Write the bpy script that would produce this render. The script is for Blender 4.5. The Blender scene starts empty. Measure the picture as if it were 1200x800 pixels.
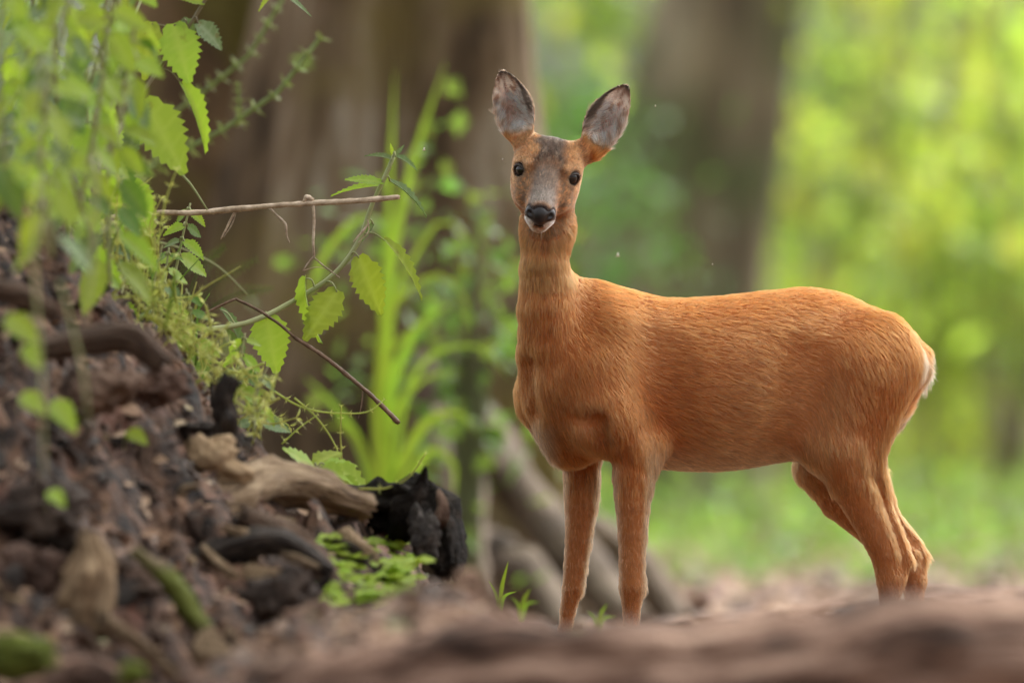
import bpy, bmesh, math, random
import numpy as np
from mathutils import Vector, Matrix

random.seed(7)
rng = np.random.default_rng(7)
SC = bpy.context.scene
COL = SC.collection
R = math.radians

# ------------------------------------------------------------------ camera
CAM_D, CAM_H = 19.05, 0.50                 # metres to the deer, height of the lens
cam_data = bpy.data.cameras.new('camera')
cam = bpy.data.objects.new('camera', cam_data)
COL.objects.link(cam)
cam.location = (0, -CAM_D, CAM_H)
cam.rotation_euler = (R(90) + math.atan(80 / 700 / CAM_D), 0, 0)
cam_data.sensor_width = 36
cam_data.lens = 400
cam_data.clip_start = 0.5
cam_data.clip_end = 600
cam_data.dof.use_dof = True
cam_data.dof.focus_distance = CAM_D - 0.17
cam_data.dof.aperture_fstop = 3.5
SC.camera = cam

# ------------------------------------------------------------------ sky and sun
SUN_EL, SUN_AZ = R(60), R(35)             # azimuth from +Y (away from the camera) towards +X
world = bpy.data.worlds.new('World')
SC.world = world
world.use_nodes = True
wn, wl = world.node_tree.nodes, world.node_tree.links
sky = wn.new('ShaderNodeTexSky')
sky.sky_type = 'NISHITA'
sky.sun_disc = False
sky.sun_elevation = SUN_EL
sky.sun_rotation = SUN_AZ
sky.air_density = 0.6
sky.dust_density = 8.0
sky.ozone_density = 0.3
soft = wn.new('ShaderNodeHueSaturation')          # thin even cloud: the blue washed out of the sky
soft.inputs['Saturation'].default_value = 0.18
wl.new(sky.outputs[0], soft.inputs['Color'])
wl.new(soft.outputs[0], wn['Background'].inputs['Color'])
wn['Background'].inputs['Strength'].default_value = 0.15
sun_data = bpy.data.lights.new('sun', 'SUN')
sun_data.energy = 0.6
sun_data.angle = R(35)
sun_data.color = (1.0, 0.93, 0.80)
sun = bpy.data.objects.new('sun', sun_data)
COL.objects.link(sun)
sd = Vector((math.sin(SUN_AZ) * math.cos(SUN_EL), math.cos(SUN_AZ) * math.cos(SUN_EL), math.sin(SUN_EL)))
sun.rotation_euler = sd.to_track_quat('Z', 'Y').to_euler()
sun.location = (4, 6, 9)

SC.view_settings.view_transform = 'Standard'
SC.view_settings.look = 'None'
SC.view_settings.gamma = 1
SC.view_settings.use_curve_mapping = False
SC.view_settings.exposure = 1.8
SC.render.engine = 'CYCLES'
SC.cycles.use_denoising = True
SC.cycles.denoiser = 'OPENIMAGEDENOISE'
SC.cycles.max_bounces = 8
SC.cycles.diffuse_bounces = 3
SC.cycles.glossy_bounces = 2
SC.cycles.transmission_bounces = 4
SC.cycles.transparent_max_bounces = 8
SC.cycles.caustics_reflective = False
SC.cycles.caustics_refractive = False
SC.cycles.sample_clamp_indirect = 6

# ------------------------------------------------------------------ helpers
def P(px, py, D=CAM_D):
    """a point D metres in front of the lens, measured from the photograph (1200 x 800)"""
    k = D / CAM_D / 700
    return np.array([(px - 600) * k, D - CAM_D, CAM_H + (480 - py) * k])

def DY(y):
    return CAM_D + y

def mesh_obj(name, verts, faces, mat=None, parent=None, smooth=True):
    me = bpy.data.meshes.new(name)
    me.from_pydata([tuple(map(float, v)) for v in verts], [], [tuple(map(int, f)) for f in faces])
    if smooth:
        me.polygons.foreach_set('use_smooth', [True] * len(me.polygons))
    me.update()
    return link(name, me, mat, parent)

def np_mesh(name, verts, quads, smooth=True):
    """fast mesh from an (n,3) array and an (m,4) or (m,3) index array"""
    me = bpy.data.meshes.new(name)
    m, k = quads.shape
    me.vertices.add(len(verts))
    me.vertices.foreach_set('co', np.ascontiguousarray(verts, np.float32).ravel())
    me.loops.add(m * k)
    me.loops.foreach_set('vertex_index', np.ascontiguousarray(quads, np.int32).ravel())
    me.polygons.add(m)
    me.polygons.foreach_set('loop_start', np.arange(0, m * k, k, dtype=np.int32))
    me.polygons.foreach_set('use_smooth', np.full(m, smooth))
    me.update(calc_edges=True)
    return me

def link(name, me, mat=None, parent=None):
    o = bpy.data.objects.new(name, me)
    COL.objects.link(o)
    if mat is not None and me is not None and len(me.materials) == 0:
        me.materials.append(mat)
    if parent is not None:
        o.parent = parent
    return o

def tag(o, label=None, cat=None, group=None, kind=None):
    if label: o['label'] = label
    if cat: o['category'] = cat
    if group: o['group'] = group
    if kind: o['kind'] = kind
    return o

def empty(name, loc=(0, 0, 0)):
    """the thing's root; parts keep world coordinates through the inverse matrix"""
    o = bpy.data.objects.new(name, None)
    o.empty_display_size = 0.05
    COL.objects.link(o)
    o.location = tuple(map(float, loc))
    return o

def adopt(root, *obs):
    """parent world-space parts under a root that stands at the thing's base"""
    inv = Matrix.Translation(root.location).inverted()
    for o in obs:
        o.parent = root
        o.matrix_parent_inverse = inv

def vnoise(p, scale, seed=0):
    """smooth value noise on (n,3) points, -1..1"""
    q = np.asarray(p, np.float64) * scale + 91.7 + seed * 17.31
    i = np.floor(q).astype(np.int64)
    f = q - i
    f = f * f * (3 - 2 * f)
    def h(ix, iy, iz):
        n = (ix * 374761393 + iy * 668265263 + iz * 2147483647 + seed * 1274126177) & 0xffffffff
        n = ((n ^ (n >> 13)) * 1274126177) & 0xffffffff
        return ((n ^ (n >> 16)) & 0xffff) / 32767.5 - 1
    out = 0
    for dx in (0, 1):
        for dy in (0, 1):
            for dz in (0, 1):
                w = (f[:, 0] if dx else 1 - f[:, 0]) * (f[:, 1] if dy else 1 - f[:, 1]) * (f[:, 2] if dz else 1 - f[:, 2])
                out = out + w * h(i[:, 0] + dx, i[:, 1] + dy, i[:, 2] + dz)
    return out

def fbm(p, scale, seed=0, octv=4):
    s, a = 0, 1.0
    for k in range(octv):
        s = s + a * vnoise(p, scale * 2.03 ** k, seed + k * 5)
        a *= 0.5
    return s

def unit(v):
    v = np.asarray(v, float)
    return v / (np.linalg.norm(v, axis=-1, keepdims=True) + 1e-12)

# ------------------------------------------------------------------ materials
def new_mat(name):
    m = bpy.data.materials.new(name)
    m.use_nodes = True
    nt = m.node_tree
    return m, nt, nt.nodes, nt.links, nt.nodes['Principled BSDF']

def ramp(nodes, stops):
    r = nodes.new('ShaderNodeValToRGB')
    el = r.color_ramp.elements
    while len(el) < len(stops): el.new(0.5)
    for e, (p, c) in zip(el, stops):
        e.position = p
        e.color = (*c, 1)
    return r

def rough_mat(name, stops, scale=20, detail=8, bump=0.4, bump_scale=60, dist=0.01, rough=0.85, stretch=None, second=None, spec=0.25, grain=False):
    """earth, wood and bark: colour from layered noise, fine relief from a second noise"""
    m, nt, N, L, b = new_mat(name)
    tc = N.new('ShaderNodeTexCoord')
    mp = N.new('ShaderNodeMapping')
    if grain:                                  # along the wood, not through space
        ga = N.new('ShaderNodeAttribute'); ga.attribute_name = 'grain'
        L.new(ga.outputs['Vector'], mp.inputs[0])
    else:
        L.new(tc.outputs['Object'], mp.inputs[0])
    if stretch: mp.inputs['Scale'].default_value = stretch
    n1 = N.new('ShaderNodeTexNoise')
    n1.inputs['Scale'].default_value = scale
    n1.inputs['Detail'].default_value = detail
    n1.inputs['Roughness'].default_value = 0.62
    L.new(mp.outputs[0], n1.inputs['Vector'])
    r = ramp(N, stops)
    L.new(n1.outputs['Fac'], r.inputs[0])
    col = r.outputs[0]
    if second:                                # (scale, threshold lo, hi, colour): lichen, moss, stains
        sc2, lo, hi, c2 = second
        n3 = N.new('ShaderNodeTexNoise')
        n3.inputs['Scale'].default_value = sc2
        n3.inputs['Detail'].default_value = 6
        L.new(tc.outputs['Object'], n3.inputs['Vector'])
        mr = N.new('ShaderNodeMapRange')
        mr.inputs['From Min'].default_value = lo
        mr.inputs['From Max'].default_value = hi
        L.new(n3.outputs['Fac'], mr.inputs['Value'])
        mx = N.new('ShaderNodeMix'); mx.data_type = 'RGBA'
        L.new(mr.outputs[0], mx.inputs[0]); L.new(col, mx.inputs[6]); mx.inputs[7].default_value = (*c2, 1)
        col = mx.outputs[2]
    oi = N.new('ShaderNodeObjectInfo')
    hv = N.new('ShaderNodeHueSaturation')
    vr = N.new('ShaderNodeMapRange'); vr.inputs['To Min'].default_value = 0.75; vr.inputs['To Max'].default_value = 1.25
    L.new(oi.outputs['Random'], vr.inputs['Value']); L.new(vr.outputs[0], hv.inputs['Value']); L.new(col, hv.inputs['Color'])
    L.new(hv.outputs[0], b.inputs['Base Color'])
    n2 = N.new('ShaderNodeTexNoise')
    n2.inputs['Scale'].default_value = bump_scale
    n2.inputs['Detail'].default_value = 8
    L.new(mp.outputs[0], n2.inputs['Vector'])
    bp = N.new('ShaderNodeBump')
    bp.inputs['Strength'].default_value = bump
    bp.inputs['Distance'].default_value = dist
    L.new(n2.outputs['Fac'], bp.inputs['Height'])
    L.new(bp.outputs[0], b.inputs['Normal'])
    b.inputs['Roughness'].default_value = rough
    b.inputs['Specular IOR Level'].default_value = spec
    return m

def leaf_mat(name, c_top, c_trans, trans=0.45, rough=0.5, noise=40, vary=0.25, hue=0.03, spots=0):
    """a leaf: diffuse and gloss on the blade, light let through from behind"""
    m, nt, N, L, b = new_mat(name)
    tc = N.new('ShaderNodeTexCoord')
    nz = N.new('ShaderNodeTexNoise'); nz.inputs['Scale'].default_value = noise; nz.inputs['Detail'].default_value = 4
    L.new(tc.outputs['Object'], nz.inputs['Vector'])
    at = N.new('ShaderNodeAttribute'); at.attribute_name = 'leaf_tint'
    oi = N.new('ShaderNodeObjectInfo')
    ad = N.new('ShaderNodeMath'); ad.operation = 'ADD'
    L.new(at.outputs['Fac'], ad.inputs[0]); L.new(oi.outputs['Random'], ad.inputs[1])
    fr = N.new('ShaderNodeMath'); fr.operation = 'FRACT'; L.new(ad.outputs[0], fr.inputs[0])
    def tinted(c):
        h = N.new('ShaderNodeHueSaturation'); h.inputs['Color'].default_value = (*c, 1)
        v = N.new('ShaderNodeMapRange'); v.inputs['To Min'].default_value = 1 - vary; v.inputs['To Max'].default_value = 1 + vary
        mu = N.new('ShaderNodeMath'); mu.operation = 'MULTIPLY_ADD'; mu.inputs[1].default_value = 0.35; 
        L.new(nz.outputs['Fac'], mu.inputs[0]); L.new(fr.outputs[0], mu.inputs[2])
        L.new(mu.outputs[0], v.inputs['Value']); L.new(v.outputs[0], h.inputs['Value'])
        hh = N.new('ShaderNodeMapRange'); hh.inputs['To Min'].default_value = 0.5 - hue; hh.inputs['To Max'].default_value = 0.5 + hue
        L.new(fr.outputs[0], hh.inputs['Value']); L.new(hh.outputs[0], h.inputs['Hue'])
        return h.outputs[0]
    vn = N.new('ShaderNodeAttribute'); vn.attribute_name = 'vein'
    vm = N.new('ShaderNodeMix'); vm.data_type = 'RGBA'
    L.new(vn.outputs['Fac'], vm.inputs[0]); L.new(tinted(c_top), vm.inputs[6]); vm.inputs[7].default_value = (min(1, c_top[0] * 1.6 + .04), min(1, c_top[1] * 1.35 + .04), c_top[2] * 1.8 + .02, 1)
    colr = vm.outputs[2]
    if spots:                                 # bites, blight and dry flecks
        sn = N.new('ShaderNodeTexNoise'); sn.inputs['Scale'].default_value = 5; sn.inputs['Detail'].default_value = 3
        sx = N.new('ShaderNodeVectorMath'); sx.operation = 'ADD'
        rv = N.new('ShaderNodeMath'); rv.operation = 'MULTIPLY'; rv.inputs[1].default_value = 40
        L.new(oi.outputs['Random'], rv.inputs[0]); L.new(tc.outputs['Object'], sx.inputs[0]); L.new(rv.outputs[0], sx.inputs[1]); L.new(sx.outputs[0], sn.inputs['Vector'])
        sr = N.new('ShaderNodeMapRange'); sr.inputs['From Min'].default_value = .64; sr.inputs['From Max'].default_value = .70; sr.inputs['To Max'].default_value = spots
        L.new(sn.outputs['Fac'], sr.inputs['Value'])
        sm = N.new('ShaderNodeMix'); sm.data_type = 'RGBA'
        L.new(sr.outputs[0], sm.inputs[0]); L.new(colr, sm.inputs[6]); sm.inputs[7].default_value = (.13, .085, .03, 1)
        colr = sm.outputs[2]
    L.new(colr, b.inputs['Base Color'])
    b.inputs['Roughness'].default_value = rough
    b.inputs['Specular IOR Level'].default_value = 0.35
    tr = N.new('ShaderNodeBsdfTranslucent'); L.new(tinted(c_trans), tr.inputs['Color'])
    ms = N.new('ShaderNodeMixShader'); ms.inputs[0].default_value = trans
    L.new(b.outputs[0], ms.inputs[1]); L.new(tr.outputs[0], ms.inputs[2])
    L.new(ms.outputs[0], N['Material Output'].inputs['Surface'])
    return m
# ================================================================== the deer
def d_cone(p, a, b, ra, rb):
    a = np.asarray(a); b = np.asarray(b)
    ab = b - a
    h = np.clip(((p - a) @ ab) / (ab @ ab), 0, 1)
    return np.linalg.norm(p - a - h[:, None] * ab, axis=1) - (ra + (rb - ra) * h)

def d_ell(p, c, M, r):
    q = (p - c) @ M.T
    r = np.asarray(r)
    k0 = np.linalg.norm(q / r, axis=1)
    k1 = np.linalg.norm(q / (r * r), axis=1) + 1e-9
    return k0 * (k0 - 1) / k1

def smin(a, b, k):
    h = np.clip(0.5 + 0.5 * (b - a) / k, 0, 1)
    return b + (a - b) * h - k * h * (1 - h)

class Field:
    """a body as smoothly blended masses; each mass also says which way the coat lies on it"""
    def __init__(self): self.pr = []
    def add(self, fn, k, flow=(0, 0, -1), cut=False): self.pr.append((fn, k, unit(flow), cut))
    def cone(self, a, b, ra, rb, k=0.02, flow=None):
        self.add(lambda p: d_cone(p, a, b, ra, rb), k, flow if flow is not None else np.asarray(b) - np.asarray(a))
    def chain(self, pts, k=0.02, flow=None):
        def fn(p):
            d = None
            for (a, ra), (b, rb) in zip(pts[:-1], pts[1:]):
                e = d_cone(p, a, b, ra, rb)
                d = e if d is None else smin(d, e, .003)
            return d
        self.add(fn, k, flow if flow is not None else pts[-1][0] - pts[0][0])
    def ell(self, c, M, r, k=0.02, flow=(0, 0, -1)):
        self.add(lambda p: d_ell(p, c, M, r), k, flow)
    def eval(self, p):
        d = np.full(len(p), 9.0)
        for fn, k, fl, cut in self.pr:
            e = fn(p)
            d = -smin(-d, e, k) if cut else smin(d, e, k)
        return d
    def flow(self, p):
        out = np.zeros((len(p), 3)); w0 = np.zeros(len(p))
        for fn, k, fl, cut in self.pr:
            if cut: continue
            w = np.exp(-np.clip(fn(p), -0.02, 1) / 0.011)
            out += w[:, None] * fl; w0 += w
        return out / w0[:, None]
    def mesh(self, lo, hi, h, relax=2):
        lo = np.asarray(lo, float); B = 8
        nb = np.ceil((np.asarray(hi) - lo) / (h * B)).astype(int)
        n = nb * B
        ctr = (np.stack(np.meshgrid(*[np.arange(k) for k in nb], indexing='ij'), -1).reshape(-1, 3) + 0.5) * B * h + lo - h * 0.5
        rad = h * B * 0.9
        dc = self.eval(ctr)
        act = np.where(np.abs(dc) < rad * 2.0)[0]
        vals = np.full((len(act), B ** 3), 9.0)
        loc = (np.stack(np.meshgrid(*[np.arange(B)] * 3, indexing='ij'), -1).reshape(-1, 3)) * h
        base = (np.stack(np.unravel_index(act, nb), -1)) * B * h + lo
        for fn, k, fl, cut in self.pr:
            e0 = fn(ctr[act])
            s = np.where(e0 < rad * 2.2 + 2 * k)[0]
            if not len(s): continue
            pts = (base[s][:, None, :] + loc[None]).reshape(-1, 3)
            e = fn(pts).reshape(len(s), -1)
            vals[s] = -smin(-vals[s], e, k) if cut else smin(vals[s], e, k)
        G = np.repeat(np.repeat(np.repeat(np.sign(dc).reshape(nb), B, 0), B, 1), B, 2).astype(np.float32)
        bi = np.stack(np.unravel_index(act, nb), -1)
        G6 = G.reshape(nb[0], B, nb[1], B, nb[2], B)
        G6[bi[:, 0], :, bi[:, 1], :, bi[:, 2], :] = vals.reshape(-1, B, B, B)
        G = G6.reshape(n)
        return surface_nets(G, lo, h, relax)

def surface_nets(G, lo, h, relax=2):
    ins = G < 0
    nx, ny, nz = G.shape
    c = ins[:-1, :-1, :-1].astype(np.int8)
    c = sum(ins[i:nx - 1 + i, j:ny - 1 + j, k:nz - 1 + k].astype(np.int8) for i in (0, 1) for j in (0, 1) for k in (0, 1))
    cells = np.argwhere((c > 0) & (c < 8))
    idx = np.full(c.shape, -1, np.int32)
    idx[cells[:, 0], cells[:, 1], cells[:, 2]] = np.arange(len(cells))
    off = np.array([(i, j, k) for i in (0, 1) for j in (0, 1) for k in (0, 1)])
    V = np.stack([G[cells[:, 0] + o[0], cells[:, 1] + o[1], cells[:, 2] + o[2]] for o in off], 1)
    acc = np.zeros((len(cells), 3)); cnt = np.zeros(len(cells))
    for a in range(8):
        for b in range(a + 1, 8):
            if np.abs(off[a] - off[b]).sum() != 1: continue
            va, vb = V[:, a], V[:, b]
            m = (va < 0) != (vb < 0)
            t = np.where(m, va / np.where(m, va - vb, 1), 0)
            acc += m[:, None] * (off[a] + t[:, None] * (off[b] - off[a])); cnt += m
    verts = lo + (cells + acc / cnt[:, None]) * h
    quads = []
    for ax in range(3):
        u, v = (ax + 1) % 3, (ax + 2) % 3
        sl0 = [slice(None)] * 3; sl1 = [slice(None)] * 3
        sl0[ax] = slice(0, -1); sl1[ax] = slice(1, None)
        A, Bm = ins[tuple(sl0)], ins[tuple(sl1)]
        e = np.argwhere(A != Bm)
        e = e[(e[:, u] > 0) & (e[:, v] > 0) & (e[:, u] < G.shape[u] - 1) & (e[:, v] < G.shape[v] - 1)]
        fl = A[e[:, 0], e[:, 1], e[:, 2]]
        q = []
        for du, dv in ((-1, -1), (0, -1), (0, 0), (-1, 0)):
            cc = e.copy(); cc[:, u] += du; cc[:, v] += dv
            q.append(idx[cc[:, 0], cc[:, 1], cc[:, 2]])
        q = np.stack(q, 1)
        q[~fl] = q[~fl][:, ::-1]
        quads.append(q)
    quads = np.concatenate(quads)
    quads = quads[(quads >= 0).all(1)]
    for _ in range(relax):
        s = np.zeros_like(verts); n = np.zeros(len(verts))
        for a, b in ((0, 1), (1, 2), (2, 3), (3, 0)):
            for ch in range(3):
                s[:, ch] += np.bincount(quads[:, a], verts[quads[:, b], ch], len(verts)) + np.bincount(quads[:, b], verts[quads[:, a], ch], len(verts))
            n += np.bincount(quads[:, a], minlength=len(verts)) + np.bincount(quads[:, b], minlength=len(verts))
        verts = verts * 0.5 + 0.5 * s / np.maximum(n, 1)[:, None]
    return verts, quads

def pc_interp(x, xs, ys):
    """smooth (Catmull-Rom style) interpolation of a profile"""
    xs = np.asarray(xs, float); ys = np.asarray(ys, float)
    m = np.gradient(ys, xs)
    i = np.clip(np.searchsorted(xs, x) - 1, 0, len(xs) - 2)
    w = xs[i + 1] - xs[i]
    t = np.clip((x - xs[i]) / w, 0, 1)
    return ((2*t**3 - 3*t**2 + 1) * ys[i] + (t**3 - 2*t**2 + t) * w * m[i] + (-2*t**3 + 3*t**2) * ys[i+1] + (t**3 - t**2) * w * m[i+1])

def Q(px, py, y): return P(px, py, CAM_D + y)

I3 = np.eye(3)
YAW = R(20)
e_t = np.array([math.cos(YAW), math.sin(YAW), 0])      # chest -> rump
e_v = np.array([-math.sin(YAW), math.cos(YAW), 0])     # near flank -> far flank
B0 = np.array([(850 - 600) / 700, 0, 0.0])
zpx = lambda y: 0.5 + (480 - y) / 700
# outline of the trunk: pixel x, back line, belly line, half breadth
ST = np.array([(618, 415, 480, .030), (632, 392, 500, .058), (655, 368, 517, .080), (690, 341, 534, .094), (735, 341, 545, .103), (790, 346, 552, .112),
               (850, 343, 553, .118), (905, 337, 545, .114), (955, 334, 536, .106), (1000, 345, 528, .100), (1040, 371, 508, .084), (1066, 392, 482, .066), (1083, 408, 452, .042)], float)
tt = (ST[:, 0] - 850) / 700 / math.cos(YAW)
def d_trunk(p):
    q = p - B0
    t = q @ e_t; v = q @ e_v
    tc = np.clip(t, tt[0], tt[-1])
    top = zpx(pc_interp(tc, tt, ST[:, 1])); bot = zpx(pc_interp(tc, tt, ST[:, 2])); b = pc_interp(tc, tt, ST[:, 3]) - .006
    a = (top - bot) / 2 - .005; zc = (top + bot) / 2
    zz = (p[:, 2] - zc) / a
    zq = np.clip(zz, -1.2, 1.2)
    b = b * (1 + 0.08 * zq - 0.10 * zq * zq * (zq < 0))
    r = np.sqrt((v / b) ** 2 + zz ** 2)
    d = (r - 1) * np.minimum(a, b) * 0.95
    dt = t - tc
    return np.where(np.abs(dt) > 0, np.sqrt(np.maximum(d, 0) ** 2 + dt ** 2) + np.minimum(d, 0) * 0, d)

F = Field()
F.add(d_trunk, 0.02, flow=e_t * 0.95 + np.array([0, 0, -0.17]))
# neck
F.chain([(Q(642, 262, -.125), .039), (Q(638, 310, -.135), .0385), (Q(640, 360, -.135), .046), (Q(650, 408, -.12), .060), (Q(672, 455, -.095), .078)], .03, flow=(0.06, 0, -1))
F.cone(Q(655, 345, -.09), Q(705, 385, -.065), .040, .060, .04, flow=(0.5, .1, -.75))           # crest into the withers
F.cone(Q(698, 356, -.055), Q(740, 378, -.04), .020, .030, .04, flow=e_t)
# far shoulder, breast, near shoulder
F.ell(Q(634, 458, -.035), I3, (.040, .045, .055), .025, flow=(.1, -.1, -1))
F.cone(Q(640, 470, -.03), Q(676, 525, -.02), .042, .036, .025)
F.cone(Q(652, 450, -.14), Q(668, 520, -.09), .034, .036, .03, flow=(.15, 0, -1))
F.cone(Q(690, 440, -.140), Q(700, 492, -.150), .056, .052, .03, flow=(.35, 0, -.95))
F.cone(Q(712, 400, -.11), Q(722, 485, -.135), .050, .055, .04, flow=(.55, .1, -.8))
F.cone(Q(712, 485, -.150), Q(745, 524, -.145), .048, .040, .025, flow=(.3, 0, -1))
# near foreleg
def foreleg(cx, y, hw, foot):
    pts = [(Q(x, py, yy), r) for (x, py, yy, r) in hw]
    F.chain(pts, .012, flow=(0, 0, -1))
foreleg(0, 0, [(744, 522, -.145, .038), (740, 552, -.148, .0305), (740.5, 590, -.150, .0270), (740.5, 625, -.152, .0228), (740, 656, -.154, .0203), (740.5, 686, -.156, .0212),
               (740, 715, -.153, .0145), (740, 760, -.150, .0120), (740, 790, -.150, .0150), (738, 808, -.158, .0130)], 0)
F.cone(Q(744, 676, -.150), Q(744, 700, -.146), .012, .010, .01)
F.cone(Q(766, 520, -.115), Q(750, 560, -.13), .022, .016, .03)                                # elbow
# far foreleg
foreleg(0, 0, [(682, 520, -.02, .034), (681, 550, -.022, .0295), (680.5, 590, -.024, .0262), (677.5, 630, -.026, .0210), (674, 662, -.027, .0188), (671.5, 688, -.028, .0175),
               (666, 712, -.026, .0130), (660, 755, -.024, .0110), (658, 790, -.026, .0145), (655, 808, -.034, .0125)], 0)
# thighs and hind legs
F.ell(Q(1012, 432, .020), np.array([[.80, .1, -.6], [-.12, .99, 0], [.6, .07, .8]]), (.070, .062, .105), .035, flow=(.45, .1, -.85))
F.cone(Q(1000, 440, .005), Q(972, 520, -.012), .070, .050, .04, flow=(.35, 0, -.9))
F.cone(Q(1045, 425, .03), Q(1010, 535, .005), .046, .034, .03, flow=(.1, 0, -1))
F.chain([(Q(980, 525, -.010), .050), (Q(996, 562, -.004), .0385), (Q(1016, 603, .004), .0285), (Q(1037, 648, .012), .0240), (Q(1042, 676, .014), .0215), (Q(1043, 706, .014), .0165),
         (Q(1044, 755, .012), .0130), (Q(1045, 792, .012), .0160), (Q(1041, 810, .006), .0135)], .014)
F.chain([(Q(1020, 535, .012), .022), (Q(1035, 590, .016), .0125), (Q(1054, 634, .018), .0100), (Q(1062, 655, .019), .0105), (Q(1052, 684, .018), .0105)], .012)
F.ell(Q(1030, 440, .15), I3, (.060, .050, .095), .04, flow=(.3, .1, -.9))
F.chain([(Q(975, 500, .140), .060), (Q(962, 545, .135), .045), (Q(985, 583, .138), .037), (Q(1020, 618, .142), .028), (Q(1062, 650, .148), .0215), (Q(1070, 678, .150), .0195), (Q(1072, 706, .150), .0155),
         (Q(1073, 755, .148), .0125), (Q(1074, 792, .148), .0155), (Q(1070, 810, .142), .0130)], .014)
F.chain([(Q(1020, 555, .150), .022), (Q(1045, 604, .152), .0125), (Q(1070, 634, .153), .0100), (Q(1080, 650, .154), .0100), (Q(1076, 682, .153), .0100)], .012)
F.cone(Q(1060, 400, .11), Q(1078, 412, .122), .014, .008, .035, flow=(.6, .3, -.7))               # tail stub
# folds: armpit, breast, behind the shoulder, in front of the thigh
for a, b_, r_, k_ in ((Q(662, 488, -.196), Q(698, 492, -.203), .013, .012), (Q(698, 492, -.205), Q(714, 556, -.186), .017, .012), (Q(640, 400, -.222), Q(648, 470, -.232), .024, .03), (Q(616, 425, -.150), Q(620, 480, -.140), .010, .03),
                      (Q(783, 410, -.185), Q(790, 520, -.190), .036, .05), (Q(950, 420, -.110), Q(926, 530, -.105), .036, .05)):
    F.add(lambda p, a=a, b_=b_, r_=r_: d_cone(p, a, b_, r_, r_), k_, cut=True)
# ------- head: n towards the nose, u towards the crown, s towards picture right
ROLL, PITCH = R(9), R(31)
w_ax = np.array([math.sin(ROLL), 0, math.cos(ROLL)])
s_ax = np.array([math.cos(ROLL), 0, -math.sin(ROLL)])
f_ax = np.array([0, -1.0, 0])
n_ax = f_ax * math.cos(PITCH) - w_ax * math.sin(PITCH)
u_ax = f_ax * math.sin(PITCH) + w_ax * math.cos(PITCH)
HM = np.stack([n_ax, u_ax, s_ax])
E0 = Q(641, 201, -.205)
H = lambda n, u, s: E0 + n * n_ax + u * u_ax + s * s_ax
bk = -n_ax
F.ell(H(-.030, .003, 0), HM, (.050, .034, .043), .02, flow=bk + .3 * u_ax)
F.cone(H(-.045, -.02, 0), Q(642, 262, -.13), .036, .036, .03, flow=bk - u_ax * .6)
F.cone(H(.0, .004, 0), H(.090, -.018, 0), .0245, .0155, .018, flow=bk)
F.cone(H(.01, -.022, 0), H(.086, -.030, 0), .036, .0215, .018, flow=bk)
F.cone(H(-.025, -.060, 0), H(.082, -.052, 0), .030, .0155, .018, flow=bk)
for sg in (-1, 1):
    F.ell(H(-.004, .001, sg * .036), HM, (.023, .019, .0180), .014, flow=bk + sg * .3 * s_ax)
    F.ell(H(-.018, -.004, sg * .040), HM, (.024, .024, .0165), .014, flow=bk + sg * .3 * s_ax)
    F.cone(H(.014, .014, sg * .030), H(-.016, .014, sg * .040), .007, .009, .010, flow=bk + sg * .3 * s_ax)
    F.ell(H(.004, -.030, sg * .030), HM, (.042, .028, .0205), .02, flow=bk - .25 * u_ax)
    F.ell(H(-.026, -.048, sg * .029), HM, (.040, .036, .0230), .02, flow=bk - .5 * u_ax)
    F.cone(H(.082, -.034, sg * .010), H(.091, -.035, sg * .013), .013, .011, .01, flow=bk)
EYE = [H(.007, .000, sg * .0385) for sg in (-1, 1)]
for sg, e in zip((-1, 1), EYE):
    ax = unit(n_ax * .72 + s_ax * sg * .62)
    F.add(lambda p, e=e, ax=ax: np.linalg.norm(p - (e + ax * .004), axis=1) - .0122, .003, cut=True)
# ears
EARS = []
for sg, base, tip, yb, yt in ((-1, (612, 167), (588, 82), -.165, -.160), (1, (690, 180), (735, 99), -.160, -.150)):
    a0 = Q(*base, yb); a1 = Q(*tip, yt)
    A = unit(a1 - a0); Ln = np.linalg.norm(a1 - a0)
    C = np.array([sg * .30, -.93, .05]); C = unit(C - A * (C @ A))
    Bv = np.cross(A, C)
    if Bv[0] < 0: Bv = -Bv
    EARS.append((sg, a0, A, Bv, C, Ln))
    def d_ear(p, a0=a0, A=A, Bv=Bv, C=C, Ln=Ln, sg=sg):
        q = p - a0
        s = (q @ A) / Ln; b = q @ Bv; c = q @ C
        sc = np.clip(s, 0, 1)
        w = pc_interp(sc, [0, .12, .3, .5, .7, .86, .95, 1], [.006, .0225, .0335, .0350, .029, .019, .0105, .003]) * 0.98
        b = b - sg * (.004 * np.sin(sc * 3.0)) * -1
        bow = .020 * (1 - .6 * sc) * (1 - np.clip(b / w, -1.2, 1.2) ** 2) * np.clip(sc * 6 + .4, 0, 1)
        sh = np.abs(c + bow - .006) * .85 - .0024
        d = np.maximum(sh, np.abs(b) - w)
        return np.maximum(d, np.maximum(-s - .02, s - 1.0) * Ln)
    F.add(d_ear, .006, flow=A)
    F.cone(H(-.040, .002, sg * .026), a0 + A * .010 - C * .012, .024, .0200, .018, flow=A)

d_lo, d_hi = np.array([-.07, -.36, -.01]), np.array([.74, .26, 1.09])
dv, dq = F.mesh(d_lo, d_hi, 0.0028, relax=2)

def tri_normals(v, q):
    n = np.cross(v[q[:, 2]] - v[q[:, 0]], v[q[:, 3]] - v[q[:, 1]])
    out = np.zeros_like(v)
    for k in range(4):
        for ch in range(3): out[:, ch] += np.bincount(q[:, k], n[:, ch], len(v))
    return unit(out), np.linalg.norm(n, axis=1) * .5
dn, qa = tri_normals(dv, dq)

def mixc(a, b, w):
    w = np.clip(w, 0, 1)[:, None]
    return a * (1 - w) + np.asarray(b)[None] * w

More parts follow.
